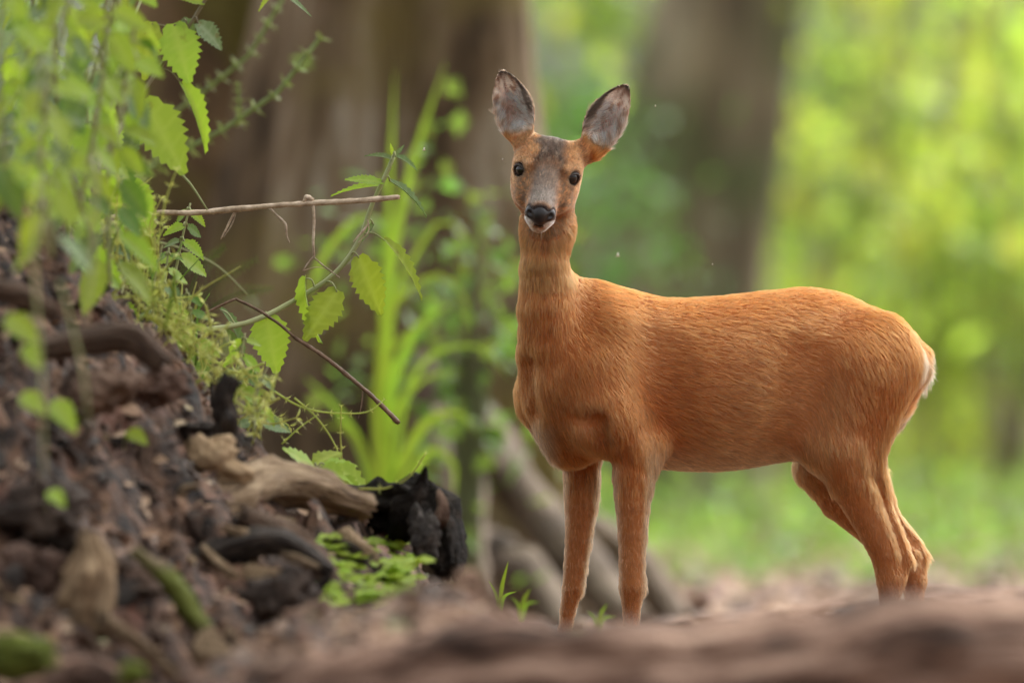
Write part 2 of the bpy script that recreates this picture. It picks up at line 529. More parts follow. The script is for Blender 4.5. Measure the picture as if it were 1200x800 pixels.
def sstep(x, lo, hi):
    t = np.clip((x - lo) / (hi - lo), 0, 1)
    return t * t * (3 - 2 * t)

NF = Field()
NF.ell(H(.0985, -.0260, 0), HM, (.0180, .0185, .0150), .006)
for sg in (-1, 1):
    NF.ell(H(.0945, -.0255, sg * .0150), HM, (.0135, .0115, .0100), .006)
    NF.add(lambda p, sg=sg: d_cone(p, H(.122, -.0285, sg * .0095), H(.106, -.0215, sg * .0185), .0030, .0042), .003, cut=True)
    NF.add(lambda p, sg=sg: d_cone(p, H(.108, -.0300, sg * .0225), H(.100, -.0290, sg * .028), .0022, .002), .003, cut=True)
NF.add(lambda p: d_cone(p, H(.124, -.030, 0), H(.116, -.046, 0), .0010, .0014), .002, cut=True)

def coat(p, nrm):
    """colour of the coat (linear) and length of hair, lie angle and density at points of the skin"""
    n = len(p)
    px = 600 + p[:, 0] / (p[:, 1] + CAM_D) * CAM_D * 700
    py = 480 - (p[:, 2] - CAM_H) / (p[:, 1] + CAM_D) * CAM_D * 700
    q = p - E0
    hn, hu, hs = q @ n_ax, q @ u_ax, q @ s_ax
    body_t = (p - B0) @ e_t; body_v = (p - B0) @ e_v
    f1 = fbm(p, 14, 3, 3); f2 = vnoise(p, 60, 9)
    base = np.tile(np.array([[.36, .106, .026]]), (n, 1))
    base = mixc(base, (.42, .140, .040), sstep(f1, .0, 1.0) * .6)
    base = mixc(base, (.30, .075, .014), sstep(-f1, .1, 1.1) * .6)
    # back line redder, flank paler, haunch richer
    flank = sstep(p[:, 2], .62, .50) * sstep(body_t, -.14, -.02) * sstep(body_t, .26, .10)
    base = mixc(base, (.43, .170, .058), flank * .65)
    back = sstep(nrm[:, 2], .35, .9) * sstep(p[:, 2], .60, .66) * sstep(px, 670, 700)
    base = mixc(base, (.30, .062, .010), back * .85)
    base = mixc(base, (.29, .075, .014), sstep(body_t, .17, .30) * sstep(p[:, 2], .42, .50) * .5)
    legs = sstep(p[:, 2], .40, .33)
    base = mixc(base, (.38, .135, .042), legs * .8)
    # pale rump disc, pale inside of the legs, brisket and throat
    rump = sstep(body_t, .325, .355) * sstep(p[:, 2], .42, .46) * sstep(p[:, 2], .62, .57) * sstep(nrm @ e_t, .55, .85)
    rump = np.maximum(rump, sstep(nrm @ e_t, .80, .95) * sstep(body_t, .24, .30) * sstep(p[:, 2], .38, .43) * ((body_v < .05) | (p[:, 2] > .47)) * sstep(p[:, 2], .635, .61))
    base = mixc(base, (.60, .41, .23), rump * .7)
    brisk = sstep(px, 655, 630) * sstep(py, 482, 505) * sstep(py, 560, 535)
    base = mixc(base, (.60, .42, .26), brisk * .45)
    base = mixc(base, (.66, .50, .34), sstep(p[:, 0], .150, .128) * sstep(p[:, 0], .085, .100) * sstep(nrm[:, 0], .0, -.5) * sstep(p[:, 2], .38, .44) * sstep(p[:, 2], .52, .47) * .0)
    inner = sstep(p[:, 2], .47, .41) * sstep(np.abs(nrm[:, 0] * (px < 800)), .55, .95)
    base = mixc(base, (.62, .40, .22), inner * .35)
    base = mixc(base, (.60, .36, .19), sstep(-nrm[:, 2], .5, .95) * sstep(p[:, 2], .30, .36) * .35 * (px > 760))
    arm = np.minimum(d_cone(p, Q(666, 488, -.200), Q(698, 493, -.204), .0, .0), d_cone(p, Q(698, 493, -.204), Q(714, 552, -.190), .0, .0))
    base = mixc(base, (.55, .36, .20), sstep(arm, .020, .010) * .3)
    # head
    head = sstep(np.sqrt(((hn - .02) / .11) ** 2 + ((hu + .02) / .08) ** 2 + (hs / .075) ** 2), 1.25, 1.05)
    hc = np.tile(np.array([[.31, .125, .045]]), (n, 1))
    hc = mixc(hc, (.46, .21, .085), sstep(f2, .0, .8) * .5)
    spk = vnoise(p, 330, 21) * .6 + vnoise(p, 170, 22) * .5
    crown = sstep(np.abs(hs) + .008 * f2, .034, .014) * sstep(hn, .040, .0) * sstep(hu, -.012, .004)
    hc = mixc(hc, (.020, .014, .011), crown * .94)
    hc = mixc(hc, (.15, .105, .075), crown * sstep(spk, .1, .5) * .8)
    bridge = sstep(np.abs(hs), .027, .015) * sstep(hn, .008, .035) * sstep(hn, .108, .090) * sstep(hu, -.040, -.022)
    hc = mixc(hc, (.115, .085, .066), bridge * .9)
    hc = mixc(hc, (.215, .175, .145), bridge * sstep(hn, .045, .080) * .8)
    cheek = sstep(hn, .010, .035) * sstep(hn, .09, .06) * sstep(np.abs(hs), .018, .026)
    hc = mixc(hc, (.10, .060, .035), cheek * sstep(spk, -.45, .15) * .8)
    hc = mixc(hc, (.14, .09, .06), sstep(spk, .25, .6) * sstep(hn, -.02, .01) * .5)
    for sg, e in zip((-1, 1), EYE):
        de = np.linalg.norm(p - e, axis=1)
        hc = mixc(hc, (.40, .23, .115), sstep(de, .027, .020) * .35)
        hc = mixc(hc, (.035, .022, .016), sstep(de, .0185, .0155))
        hc = mixc(hc, (.06, .035, .022), sstep(np.linalg.norm(p - e - n_ax * .016 + u_ax * .012, axis=1), .011, .006) * .7)
    muz = sstep(hn, .086, .098) * sstep(hu, -.052, -.044) * sstep(np.abs(hs), .0, .012)
    nd = np.where(np.linalg.norm(p - H(.1, -.027, 0), axis=1) < .05, NF.eval(p), 9.0)
    hc = mixc(hc, (.030, .022, .019), sstep(nd, .0035, .0010))
    wsp = sstep(np.sqrt((hn - .100) ** 2 + (hu + .0415) ** 2 + (np.abs(hs) - .0165) ** 2), .0115, .0075)
    hc = mixc(hc, (.85, .82, .76), wsp)
    hc = mixc(hc, (.66, .58, .48), sstep(hu, -.045, -.052) * sstep(hn, .070, .082) * .6)
    base = base * (1 - head[:, None]) + hc * head[:, None]
    # ears: pale grey pink hollow, dark rim, warm back
    length = np.full(n, .017); lie = np.full(n, .20); dens = np.ones(n)
    inear = np.zeros(n)
    for sg, a0, A, Bv, C, Ln in EARS:
        qq = p - a0
        s = (qq @ A) / Ln; b = qq @ Bv; c = qq @ C
        w = pc_interp(np.clip(s, 0, 1), [0, .12, .3, .5, .7, .86, .95, 1], [.006, .0225, .0335, .0350, .029, .019, .0105, .003])
        on = sstep(s, .06, .16) * (np.linalg.norm(qq - (qq @ A)[:, None] * A, axis=1) < .055) * (s < 1.1)
        front = on * sstep(nrm @ C, .0, .35)
        ec = np.tile(np.array([[.40, .235, .16]]), (n, 1))
        st = vnoise(np.stack([s * 2.5 + np.abs(b) * 20, b * 60, s * 0], 1), 5.0, 31 + sg)
        ec = mixc(ec, (.90, .74, .60), sstep(st, -.40, .15) * .95)
        ec = mixc(ec, (.22, .11, .075), sstep(st, -.3, -.7) * .8)
        ec = mixc(ec, (.58, .17, .12), sstep(np.abs(b / w - .05 * sg), .6, .1) * sstep(s, .22, .4) * sstep(s, .85, .6) * sstep(vnoise(p, 55, 40), -.4, .3) * .75)
        ec = mixc(ec, (.20, .115, .075), sstep(s, .74, .97) * .7)
        ec = mixc(ec, (.045, .032, .024), sstep(np.abs(b / w), .74, .93) * (1 - .6 * sstep(s, .4, .15)))
        ec = mixc(ec, (.05, .035, .027), sstep(s, .90, .98))
        ec = mixc(ec, (.42, .22, .10), sstep(s, .18, .05))
        bc = np.tile(np.array([[.36, .16, .07]]), (n, 1))
        bc = mixc(bc, (.85, .74, .58), sstep(s, .35, .0) * sstep(sg * b, -.01, .01) * .8)
        base = base * (1 - on[:, None]) + (ec * front[:, None] + bc * (on - front)[:, None])
        inear = np.maximum(inear, front); length = np.where(on > .5, np.where(front > .5, .016 - .011 * sstep(s, .45, .8), .007 - .003 * sstep(s, .6, .9)), length)
        lie = np.where(on > .5, np.where(front > .5, .30, .15), lie)
    onear = np.maximum(inear, 0)
    # lengths
    length = np.where((head > .5) & (length > .0165), .0065, length)
    length = np.where(legs > .5, .0095, length)
    length = length + rump * .008 + brisk * .012
    rearleg = sstep(nrm[:, 0], .5, .9) * sstep(p[:, 2], .18, .22) * sstep(p[:, 2], .50, .36)
    length = length + .006 * rearleg * (px < 800)
    length = np.where((px > 960) & (nrm @ e_t > .3) & (p[:, 2] > .25) & (p[:, 2] < .5), length + .008, length)
    lie = lie + .25 * rump + .25 * brisk + .15 * rearleg
    lie = np.where((head > .5) & (inear < .5), lie + .12, lie)
    # bare skin: nose, eyes
    for e in EYE:
        de = np.linalg.norm(p - e, axis=1)
        dens = dens * sstep(de, .0140, .0165)
        length = np.where(de < .03, .0040, length)
    dens = dens * sstep(nd, -.0005, .0008)
    length = np.where((hn > .06) & (head > .5), .0038, length)
    return np.clip(base, .005, .9), length, lie, dens, inear, head, rump + brisk

deer = empty('roe_deer', (0.36, 0, 0))
tag(deer, 'russet roe deer doe standing side-on, ears raised, looking at the camera', 'deer')
skin, nt, N, L, b = new_mat('deer_skin')
at = N.new('ShaderNodeAttribute'); at.attribute_name = 'coat_color'
L.new(at.outputs['Color'], b.inputs['Base Color'])
b.inputs['Roughness'].default_value = .75; b.inputs['Specular IOR Level'].default_value = .15
me = np_mesh('body', dv, dq)
cc, *_ = coat(dv, dn)
ca = me.attributes.new('coat_color', 'FLOAT_COLOR', 'POINT')
ca.data.foreach_set('color', np.concatenate([cc * .9, np.ones((len(cc), 1))], 1).astype(np.float32).ravel())
body = link('body', me, skin); adopt(deer, body)

# ------- the coat: individual hairs
def grow(count):
    prob = qa / qa.sum()
    bc = dv[dq].mean(1)
    hd = np.linalg.norm(bc - E0, axis=1) < .19
    prob = np.where(hd, prob * 4.0, prob); prob = np.where(bc[:, 2] < .10, prob * .2, prob)
    prob /= prob.sum()
    fi = rng.choice(len(dq), count, p=prob)
    r1, r2 = rng.random(count)[:, None], rng.random(count)[:, None]
    q = dq[fi]
    bl = lambda a: (a[q[:, 0]] * (1 - r1) + a[q[:, 1]] * r1) * (1 - r2) + (a[q[:, 3]] * (1 - r1) + a[q[:, 2]] * r1) * r2
    p, n = bl(dv), unit(bl(dn))
    col, ln, lie, dens, inear, head, pale = coat(p, n)
    keep = rng.random(count) < dens
    p, n, col, ln, lie, inear, head, pale = [a[keep] for a in (p, n, col, ln, lie, inear, head, pale)]
    m = len(p)
    fl = F.flow(p)
    # hairs in the ear fan out across the hollow
    for sg, a0, A, Bv, C, Ln in EARS:
        b_ = (p - a0) @ Bv
        k = (inear > .5) & (np.linalg.norm(p - a0 - A * Ln * .5, axis=1) < .1)
        fl[k] = A * .75 + (-np.sign(b_[k]) * .6)[:, None] * Bv + .15 * C
    # locks: neighbouring hairs lean together
    for i, (sc_, am) in enumerate(((22, .12), (75, .08), (230, .17))):
        fl = fl + am * np.stack([vnoise(p, sc_, 50 + i * 3 + j) for j in range(3)], 1)
    fl = fl + rng.normal(0, .10, (m, 3))
    fl = fl - n * (fl * n).sum(1, keepdims=True)
    fl = unit(fl)
    lock = vnoise(p, 140, 77) * .4 + vnoise(p, 300, 78) * .6
    ang = lie + .05 * lock + rng.normal(0, .06, m)
    ang = np.clip(ang, .04, 1.2)
    ln = ln * (1 + .25 * rng.normal(0, 1, m) * .6 + .2 * lock)
    ln = np.clip(ln, .002, .06)
    K = 5
    tpar = np.linspace(0, 1, K)
    pts = np.zeros((m, K, 3))
    for j, t in enumerate(tpar):
        a = ang * 1.5 * (1 - t) + ang * .6 * t
        pts[:, j] = p - n * np.where(head > .5, .0002, .0010)[:, None] + fl * (ln * t * np.cos(a))[:, None] + n * (ln * t * np.sin(a))[:, None]
        pts[:, j, 2] -= ln * .12 * t * t
    rad0 = np.where(head > .5, .00030, .00031) * rng.uniform(.7, 1.2, m)
    rad0 = np.where(inear > .5, .00030, rad0)
    rad = rad0[:, None] * np.array([1, 1, .85, .6, .18])[None]
    along = np.clip(fl @ e_t, 0, 1) ** 2
    q2 = np.stack([(p @ e_t) * 70, (p @ e_v) * 230, p[:, 2] * 230], 1)
    q3 = np.stack([p[:, 0] * 230, p[:, 1] * 230, p[:, 2] * 70], 1)
    strk = along * vnoise(q2, 1.0, 81) + (1 - along) * vnoise(q3, 1.0, 82)
    var = rng.lognormal(0, .20, m) * (1 + .15 * lock) * np.exp(.42 * strk * np.where(inear > .5, .4, 1))
    c = col * var[:, None]
    dark = rng.random(m) < np.where(head > .5, .22, .10)
    c[dark] *= .55
    hd = (head > .5) & (inear < .5)
    c[hd] *= rng.lognormal(0, .30, hd.sum())[:, None]
    light = (rng.random(m) < .10) & (pale < .5) & (head < .5)
    c[light] = c[light] * 1.25 + np.array([.035, .020, .012])
    return pts, rad, np.clip(c, .004, .92)

hp, hr, hcv = grow(400000)
hc_ = bpy.data.hair_curves.new('coat')
hc_.add_curves([5] * len(hp))
hc_.position_data.foreach_set('vector', hp.astype(np.float32).ravel())
ra = hc_.attributes.get('radius') or hc_.attributes.new('radius', 'FLOAT', 'POINT')
ra.data.foreach_set('value', hr.astype(np.float32).ravel())
fa = hc_.attributes.new('fur_color', 'FLOAT_COLOR', 'CURVE')
fa.data.foreach_set('color', np.concatenate([hcv, np.ones((len(hcv), 1))], 1).astype(np.float32).ravel())
fur, nt, N, L, b = new_mat('deer_fur')
N.remove(b)
at = N.new('ShaderNodeAttribute'); at.attribute_name = 'fur_color'
hb = N.new('ShaderNodeBsdfHairPrincipled')
hb.model = 'CHIANG'
hb.parametrization = 'COLOR'
L.new(at.outputs['Color'], hb.inputs['Color'])
hb.inputs['Roughness'].default_value = .5
hb.inputs['IOR'].default_value = 1.32
hb.inputs['Radial Roughness'].default_value = .75
L.new(hb.outputs[0], N['Material Output'].inputs['Surface'])
coat_ob = bpy.data.objects.new('coat', hc_); COL.objects.link(coat_ob)
hc_.materials.append(fur); adopt(deer, coat_ob); coat_ob['kind'] = 'stuff'

# ------- eyes, nose, whiskers, hooves
def sphere(name, c, r, mat, parent, seg=24, M=None, sc=(1, 1, 1)):
    v, f = [], []
    for i in range(seg // 2 + 1):
        th = math.pi * i / (seg // 2)
        for j in range(seg):
            ph = 2 * math.pi * j / seg
            q = np.array([math.sin(th) * math.cos(ph) * sc[0], math.sin(th) * math.sin(ph) * sc[1], math.cos(th) * sc[2]]) * r
            v.append(np.asarray(c) + (q @ M if M is not None else q))
    for i in range(seg // 2):
        for j in range(seg):
            f.append((i * seg + j, (i + 1) * seg + j, (i + 1) * seg + (j + 1) % seg, i * seg + (j + 1) % seg))
    return mesh_obj(name, v, f, mat, parent)
eye_m, nt, N, L, b = new_mat('deer_eye')
b.inputs['Base Color'].default_value = (.006, .004, .003, 1); b.inputs['Roughness'].default_value = .04
b.inputs['Specular IOR Level'].default_value = .55
lid_m, nt, N, L, b = new_mat('deer_eyelid')
b.inputs['Base Color'].default_value = (.02, .013, .010, 1); b.inputs['Roughness'].default_value = .45
for sg, e in zip((-1, 1), EYE):
    eye_ob = sphere('eye', e, .0133, eye_m, None, 32); adopt(deer, eye_ob)
    # lid: a dark rim round the ball, heavier above with lashes
    ax = unit(n_ax * .72 + s_ax * sg * .62 - u_ax * .02)
    up = unit(u_ax - ax * (u_ax @ ax)); sd_ = np.cross(ax, up)
    v, f = [], []
    NN, MM = 28, 8
    for i in range(NN):
        a = 2 * math.pi * i / NN
        rr = .0112 * (1 + .10 * abs(math.cos(a)))
        rr_u = rr * (0.88 if math.sin(a) > 0 else 1.0)
        ctr = e + ax * .0075 + up * math.sin(a) * rr_u + sd_ * math.cos(a) * rr * 1.08
        out = unit(ctr - e - ax * .0075)
        th = .0016 + (.0009 if math.sin(a) > 0 else 0)
        for j in range(MM):
            bb = 2 * math.pi * j / MM
            v.append(ctr + out * math.cos(bb) * th + ax * math.sin(bb) * th)
    for i in range(NN):
        for j in range(MM):
            f.append((i * MM + j, ((i + 1) % NN) * MM + j, ((i + 1) % NN) * MM + (j + 1) % MM, i * MM + (j + 1) % MM))
    for i in range(16):                     # lashes
        a = R(35 + 110 * i / 15)
        b0 = e + ax * .0085 + up * math.sin(a) * .0112 + sd_ * math.cos(a) * .0125
        tp = b0 + ax * .006 + unit(b0 - e) * .006 + sd_ * math.cos(a) * .003
        k = len(v); wv = sd_ * .0004
        v += [b0 - wv, b0 + wv, tp]; f.append((k, k + 1, k + 2))
    mesh_obj('eyelid', v, f, lid_m, eye_ob)

nv, nq = NF.mesh(H(.1, -.027, 0) - .04, H(.1, -.027, 0) + .04, .0011, 2)
nose_m, nt, N, L, b = new_mat('deer_nose')
b.inputs['Base Color'].default_value = (.014, .011, .011, 1); b.inputs['Roughness'].default_value = .36
vo = N.new('ShaderNodeTexVoronoi'); vo.inputs['Scale'].default_value = 700
tc = N.new('ShaderNodeTexCoord'); L.new(tc.outputs['Object'], vo.inputs['Vector'])
bp = N.new('ShaderNodeBump'); bp.inputs['Strength'].default_value = .5; bp.inputs['Distance'].default_value = .0006
L.new(vo.outputs['Distance'], bp.inputs['Height']); L.new(bp.outputs[0], b.inputs['Normal'])
nose = link('nose', np_mesh('nose', nv, nq), nose_m); adopt(deer, nose)

hoof_m, nt, N, L, b = new_mat('deer_hoof')
b.inputs['Base Color'].default_value = (.02, .016, .014, 1); b.inputs['Roughness'].default_value = .4
for (hx, hy_, yy) in ((738, 808, -.158), (655, 808, -.034), (1041, 810, .006), (1070, 810, .142)):
    c = Q(hx, hy_, yy); v, f = [], []
    fw = -e_t * .8 + np.array([0, -.3, 0]); fw = unit(fw); sd_ = np.cross(fw, (0, 0, 1))
    for sg in (-1, 1):
        k0 = len(v)
        for (up, fo, bk_, wd) in ((c[2] + .004, .012, -.012, .010), (.016, .022, -.016, .0115), (.0015, .040, -.018, .012)):
            for (a, bq) in ((fo, .15), (fo * .6, 1), (bk_, 1), (bk_, .05)):
                pt = np.array([c[0], c[1], 0]) + fw * a + sd_ * sg * (.0015 + wd * bq); pt[2] = up; v.append(pt)
        for lv in range(2):
            for j in range(4):
                f.append((k0 + lv * 4 + j, k0 + lv * 4 + (j + 1) % 4, k0 + lv * 4 + 4 + (j + 1) % 4, k0 + lv * 4 + 4 + j))
        f += [(k0 + 8, k0 + 9, k0 + 10, k0 + 11), (k0, k0 + 3, k0 + 2, k0 + 1)]
    o = mesh_obj('hoof', v, f, hoof_m); adopt(deer, o)
wh = []
for sg in (-1, 1):
    for i in range(5):
        st_ = H(.086 + rng.uniform(-.012, .006), -.042 + rng.uniform(-.012, .008), sg * rng.uniform(.017, .022))
        dr = unit(s_ax * sg * 1.0 + n_ax * rng.uniform(-.2, .5) - u_ax * rng.uniform(-.3, 1.4)) * rng.uniform(.015, .035)
        wh.append([st_, st_ + dr * .5, st_ + dr - u_ax * .006])
    for i in range(3):
        st_ = H(.080 + .006 * i, -.064, sg * .006); dr = unit(-u_ax + s_ax * sg * .2) * .02
        wh.append([st_, st_ + dr * .5, st_ + dr])
v, f = [], []
for a, m_, z in wh:
    k = len(v); wv = np.array([.00010, 0, .00010])
    v += [a - wv, a + wv, m_ - wv * .7, m_ + wv * .7, z]; f += [(k, k + 1, k + 3, k + 2), (k + 2, k + 3, k + 4)]
wm, nt, N, L, b = new_mat('deer_whisker'); b.inputs['Base Color'].default_value = (.6, .55, .48, 1)
o = mesh_obj('whiskers', v, f, wm); adopt(deer, o); o['kind'] = 'stuff'
# ================================================================== setting
def bump2(x, y, cx, cy, rx, ry): return np.exp(-((x - cx) / rx) ** 2 - ((y - cy) / ry) ** 2)

def ground_h(x, y):
    p = np.stack([x, y, np.zeros_like(x)], 1)
    far = np.clip((y - 5) / 40, 0, 1)
    z = .012 * fbm(p, 2.2, 5, 3) + .05 * far * fbm(p, .25, 6, 2)
    crest = .215 + .018 * vnoise(p * np.array([1, .2, 0]), 2.6, 8)
    crest = crest * (.25 + .75 * sstep(x, -.52, -.26))
    z = z + crest * np.exp(-((y + 4.15) / .72) ** 2)                          # the litter ridge in front of the deer
    z = z + .04 * np.exp(-((y + 7.6) / 2.0) ** 2)
    z = z + .070 * bump2(x, y, -.105, -3.9, .085, .4)                         # heap beside the bank
    return z

def sheet(name, xs, ys, hf, mat, parent=None):
    X, Y = np.meshgrid(xs, ys, indexing='ij')
    z = hf(X.ravel(), Y.ravel())
    v = np.stack([X.ravel(), Y.ravel(), z], 1)
    i, j = np.meshgrid(np.arange(len(xs) - 1), np.arange(len(ys) - 1), indexing='ij')
    a = (i * len(ys) + j).ravel()
    q = np.stack([a, a + len(ys), a + len(ys) + 1, a + 1], 1)
    return link(name, np_mesh(name, v, q), mat, parent)

litter_ground = rough_mat('litter_ground', [(.34, (.042, .025, .016)), (.46, (.125, .074, .047)), (.56, (.20, .125, .083)), (.72, (.31, .205, .14))], scale=9, detail=10, bump=.7, bump_scale=30, dist=.03, rough=.95,
                          second=(1.3, .50, .68, (.115, .060, .040)))
xs = np.unique(np.concatenate([np.linspace(-1.6, 1.6, 130), np.sign(np.linspace(-1, 1, 61)) * (np.abs(np.linspace(-1, 1, 61)) ** 2.2) * 160]))
ys = np.unique(np.concatenate([np.linspace(-9, 2, 220), np.linspace(2, 12, 60), np.linspace(12, 110, 80), np.linspace(110, 420, 12), np.linspace(-40, -9, 20)]))
ground = sheet('ground', xs, ys, ground_h, litter_ground)
tag(ground, 'brown woodland floor of leaf litter', kind='structure')

# --- the earth bank on the left
BKX = np.array([-420, -150, 0, 60, 130, 180, 250, 330, 420, 480, 540, 600, 680, 760.])
BKY = np.array([60, 130, 205, 245, 335, 400, 482, 552, 606, 668, 730, 790, 850, 900.])
def bank_h(x, y):
    D = CAM_D + y
    px = 600 + x * 700 * CAM_D / np.maximum(D, 18.0)
    zc = .5 + (480 - np.interp(px, BKX, BKY)) / 700 * 18 / CAM_D
    pr = np.where(y < -1.0, sstep(y, -4.0, -1.0) ** .85, sstep(y, .35, -.95))
    p = np.stack([x, y, zc * 0], 1)
    z = zc * pr + (pr - 1) * .08
    rough = .060 * fbm(p, 6, 11, 3) + .060 * (np.abs(fbm(p * np.array([1, .7, 1]), 13, 12, 3)) - .4) + .010 * fbm(p, 45, 14, 3)
    return z + rough * sstep(pr, .0, .35) - .012
soil = rough_mat('bank_soil', [(.34, (.005, .003, .002)), (.45, (.034, .017, .009)), (.54, (.098, .048, .025)), (.64, (.18, .095, .051)), (.78, (.30, .18, .105))], scale=17, detail=10, bump=.9, bump_scale=70, dist=.02, rough=.8,
                 second=(7, .58, .72, (.13, .050, .027)), spec=.4)
bank = sheet('bank', np.linspace(-2.2, .22, 230), np.linspace(-5.0, .4, 420), bank_h, soil)
tag(bank, 'crumbling bank of dark earth and rotten wood', kind='structure')
def surf(px, py, D0=14.0, D1=19.5):
    """first place where the sight line through a picture point meets the bank or the ground"""
    Ds = np.arange(D0, D1, .02)
    q = P(px, py, 1.0); k = Ds / CAM_D / 700
    x, y, zr = (px - 600) * k, Ds - CAM_D, CAM_H + (480 - py) * k
    h = np.maximum(ground_h(x, y), np.where((x < .2) & (x > -2.1) & (y < .3), bank_h(x, y), -9))
    i = np.where(zr <= h)[0]
    if len(i): return np.array([x[i[0]], y[i[0]], h[i[0]]]), Ds[i[0]]
    return P(px, py, D1 - 1), D1 - 1

# ------------------------------------------------------------------ shapes
def tube(pts, rad, seg=8, rough=0.0, seed=0, cap=True, flute=None, twist=0, fibre=0.0):
    pts = np.asarray(pts, float); rad = np.asarray(rad, float)
    T = unit(np.gradient(pts, axis=0))
    ref = np.array([0, 0, 1.0]) if abs(T[0][2]) < .8 else np.array([1.0, 0, 0])
    v, f = [], []
    U = None
    for i, (p, t, r) in enumerate(zip(pts, T, rad)):
        if U is None: U = unit(np.cross(t, ref))
        U = unit(U - t * (U @ t)); W = np.cross(t, U)
        for j in range(seg):
            a = 2 * math.pi * j / seg + twist * i
            k = flute(i / (len(pts) - 1), a) if flute else 1
            v.append(p + (U * math.cos(a) + W * math.sin(a)) * r * k)
    v = np.array(v)
    if rough:
        rr = np.repeat(rad, seg)[:, None]
        nn = fbm(v / max(rad.max(), 1e-4) * .5, 1.6, seed, 3)[:, None]
        c = np.repeat(pts, seg, 0)
        v = c + (v - c) * (1 + rough * nn)
    n = len(pts)
    if fibre:                                  # splintered grain: ridges along the wood, ragged ends
        ii, jj = np.repeat(np.arange(n), seg), np.tile(np.arange(seg), n)
        an = jj * 2 * math.pi / seg
        q = np.stack([np.cos(an) * 3.0, np.sin(an) * 3.0, ii / n * 1.4], 1)
        rg = vnoise(q, 1.0, seed + 1) + .7 * vnoise(q * np.array([2.2, 2.2, 1.5]), 1.0, seed + 2) + .5 * vnoise(q * np.array([1, 1, 6.]), 1.0, seed + 4)
        c = np.repeat(pts, seg, 0); v = c + (v - c) * (1 + fibre * rg)[:, None]
        end = np.where(ii >= n - 1, 1.0, np.where(ii <= 0, -1.0, 0))
        v = v + T[ii] * (end * rad[ii] * (.5 + 1.1 * vnoise(q * 2, 1.0, seed + 3)))[:, None]
    for i in range(n - 1):
        for j in range(seg):
            f.append((i * seg + j, i * seg + (j + 1) % seg, (i + 1) * seg + (j + 1) % seg, (i + 1) * seg + j))
    if cap:
        v = np.concatenate([v, [pts[0] - T[0] * rad[0] * .15], [pts[-1] + T[-1] * rad[-1] * .2]])
        for j in range(seg):
            f.append((n * seg, (j + 1) % seg, j)); f.append((n * seg + 1, (n - 1) * seg + j, (n - 1) * seg + (j + 1) % seg))
    return v, f

def smooth_path(pts, n):
    pts = np.asarray(pts, float)
    if len(pts) < 3: return np.array([pts[0] + (pts[-1] - pts[0]) * t for t in np.linspace(0, 1, n)])
    d = np.concatenate([[0], np.cumsum(np.linalg.norm(np.diff(pts, axis=0), axis=1))])
    s = np.linspace(0, d[-1], n)
    return np.stack([pc_interp(s, d, pts[:, k]) for k in range(3)], 1)

class Geo:
    def __init__(self): self.v, self.f, self.t = [], [], []
    def add(self, v, f, tint=None):
        k = sum(len(a) for a in self.v)
        self.v.append(np.asarray(v, float)); self.f += [tuple(int(i) + k for i in q) for q in f]
        self.t.append(np.full(len(v), random.random() if tint is None else tint))
    def obj(self, name, mat, parent=None, smooth=True):
        o = mesh_obj(name, np.concatenate(self.v), self.f, mat, None, smooth)
        a = o.data.attributes.new('leaf_tint', 'FLOAT', 'POINT')
        a.data.foreach_set('value', np.concatenate(self.t).astype(np.float32))
        if parent is not None: adopt(parent, o)
        return o

def limb(path_px, r_px, D, n=14, seg=9, rough=.25, seed=0, fibre=0):
    """a branch drawn through picture points (x, y[, depth offset]) with thickness in pixels at that depth"""
    k = D / CAM_D / 700
    pts = smooth_path([P(q[0], q[1], D + (q[2] if len(q) > 2 else 0)) for q in path_px], n)
    rr = np.interp(np.linspace(0, 1, n), np.linspace(0, 1, len(r_px)), r_px) * k
    return tube(pts, rr, seg, rough, seed, fibre=fibre)

# ------------------------------------------------------------------ wood
wood_tan = rough_mat('rotten_wood_tan', [(.3, (.10, .06, .03)), (.5, (.30, .205, .115)), (.7, (.46, .34, .21))], scale=12, stretch=(1, 1, 1), bump=.8, bump_scale=60, dist=.012)
wood_brown = rough_mat('wood_brown', [(.3, (.035, .021, .014)), (.5, (.135, .082, .055)), (.7, (.25, .165, .115))], scale=14, bump=.8, bump_scale=60, dist=.012)
wood_dark = rough_mat('wood_dark', [(.3, (.010, .008, .006)), (.55, (.042, .028, .02)), (.75, (.12, .085, .062))], scale=22, bump=.9, bump_scale=70, dist=.012, rough=.7)
wood_black = rough_mat('charred_wood', [(.35, (.004, .003, .0025)), (.55, (.014, .010, .007)), (.78, (.060, .042, .030))], scale=25, bump=1, bump_scale=60, dist=.015, rough=.85, second=(30, .66, .74, (.10, .085, .07)), spec=.15)
wood_mossy = rough_mat('mossy_wood', [(.3, (.03, .02, .012)), (.6, (.14, .09, .06))], scale=14, bump=.8, bump_scale=70, dist=.01, second=(10, .40, .55, (.10, .115, .018)))
grain_tan = rough_mat('grained_wood_tan', [(.3, (.06, .035, .018)), (.48, (.22, .145, .08)), (.7, (.42, .31, .19))], scale=3.2, bump=1, bump_scale=5, dist=.012, grain=True)
grain_brown = rough_mat('grained_wood_brown', [(.3, (.022, .014, .009)), (.5, (.10, .063, .041)), (.72, (.23, .155, .108))], scale=3.2, bump=1, bump_scale=5, dist=.012, grain=True)
grain_dark = rough_mat('grained_wood_dark', [(.3, (.008, .006, .005)), (.55, (.036, .025, .018)), (.75, (.12, .088, .065))], scale=3.2, bump=1, bump_scale=5, dist=.012, rough=.7, grain=True)
wood_fore = rough_mat('fallen_log_bark', [(.38, (.035, .019, .012)), (.47, (.13, .074, .049)), (.55, (.24, .147, .102)), (.66, (.38, .255, .185))], scale=9, stretch=(.5, 2.2, 2.2), bump=1, bump_scale=24, dist=.04, rough=.9)
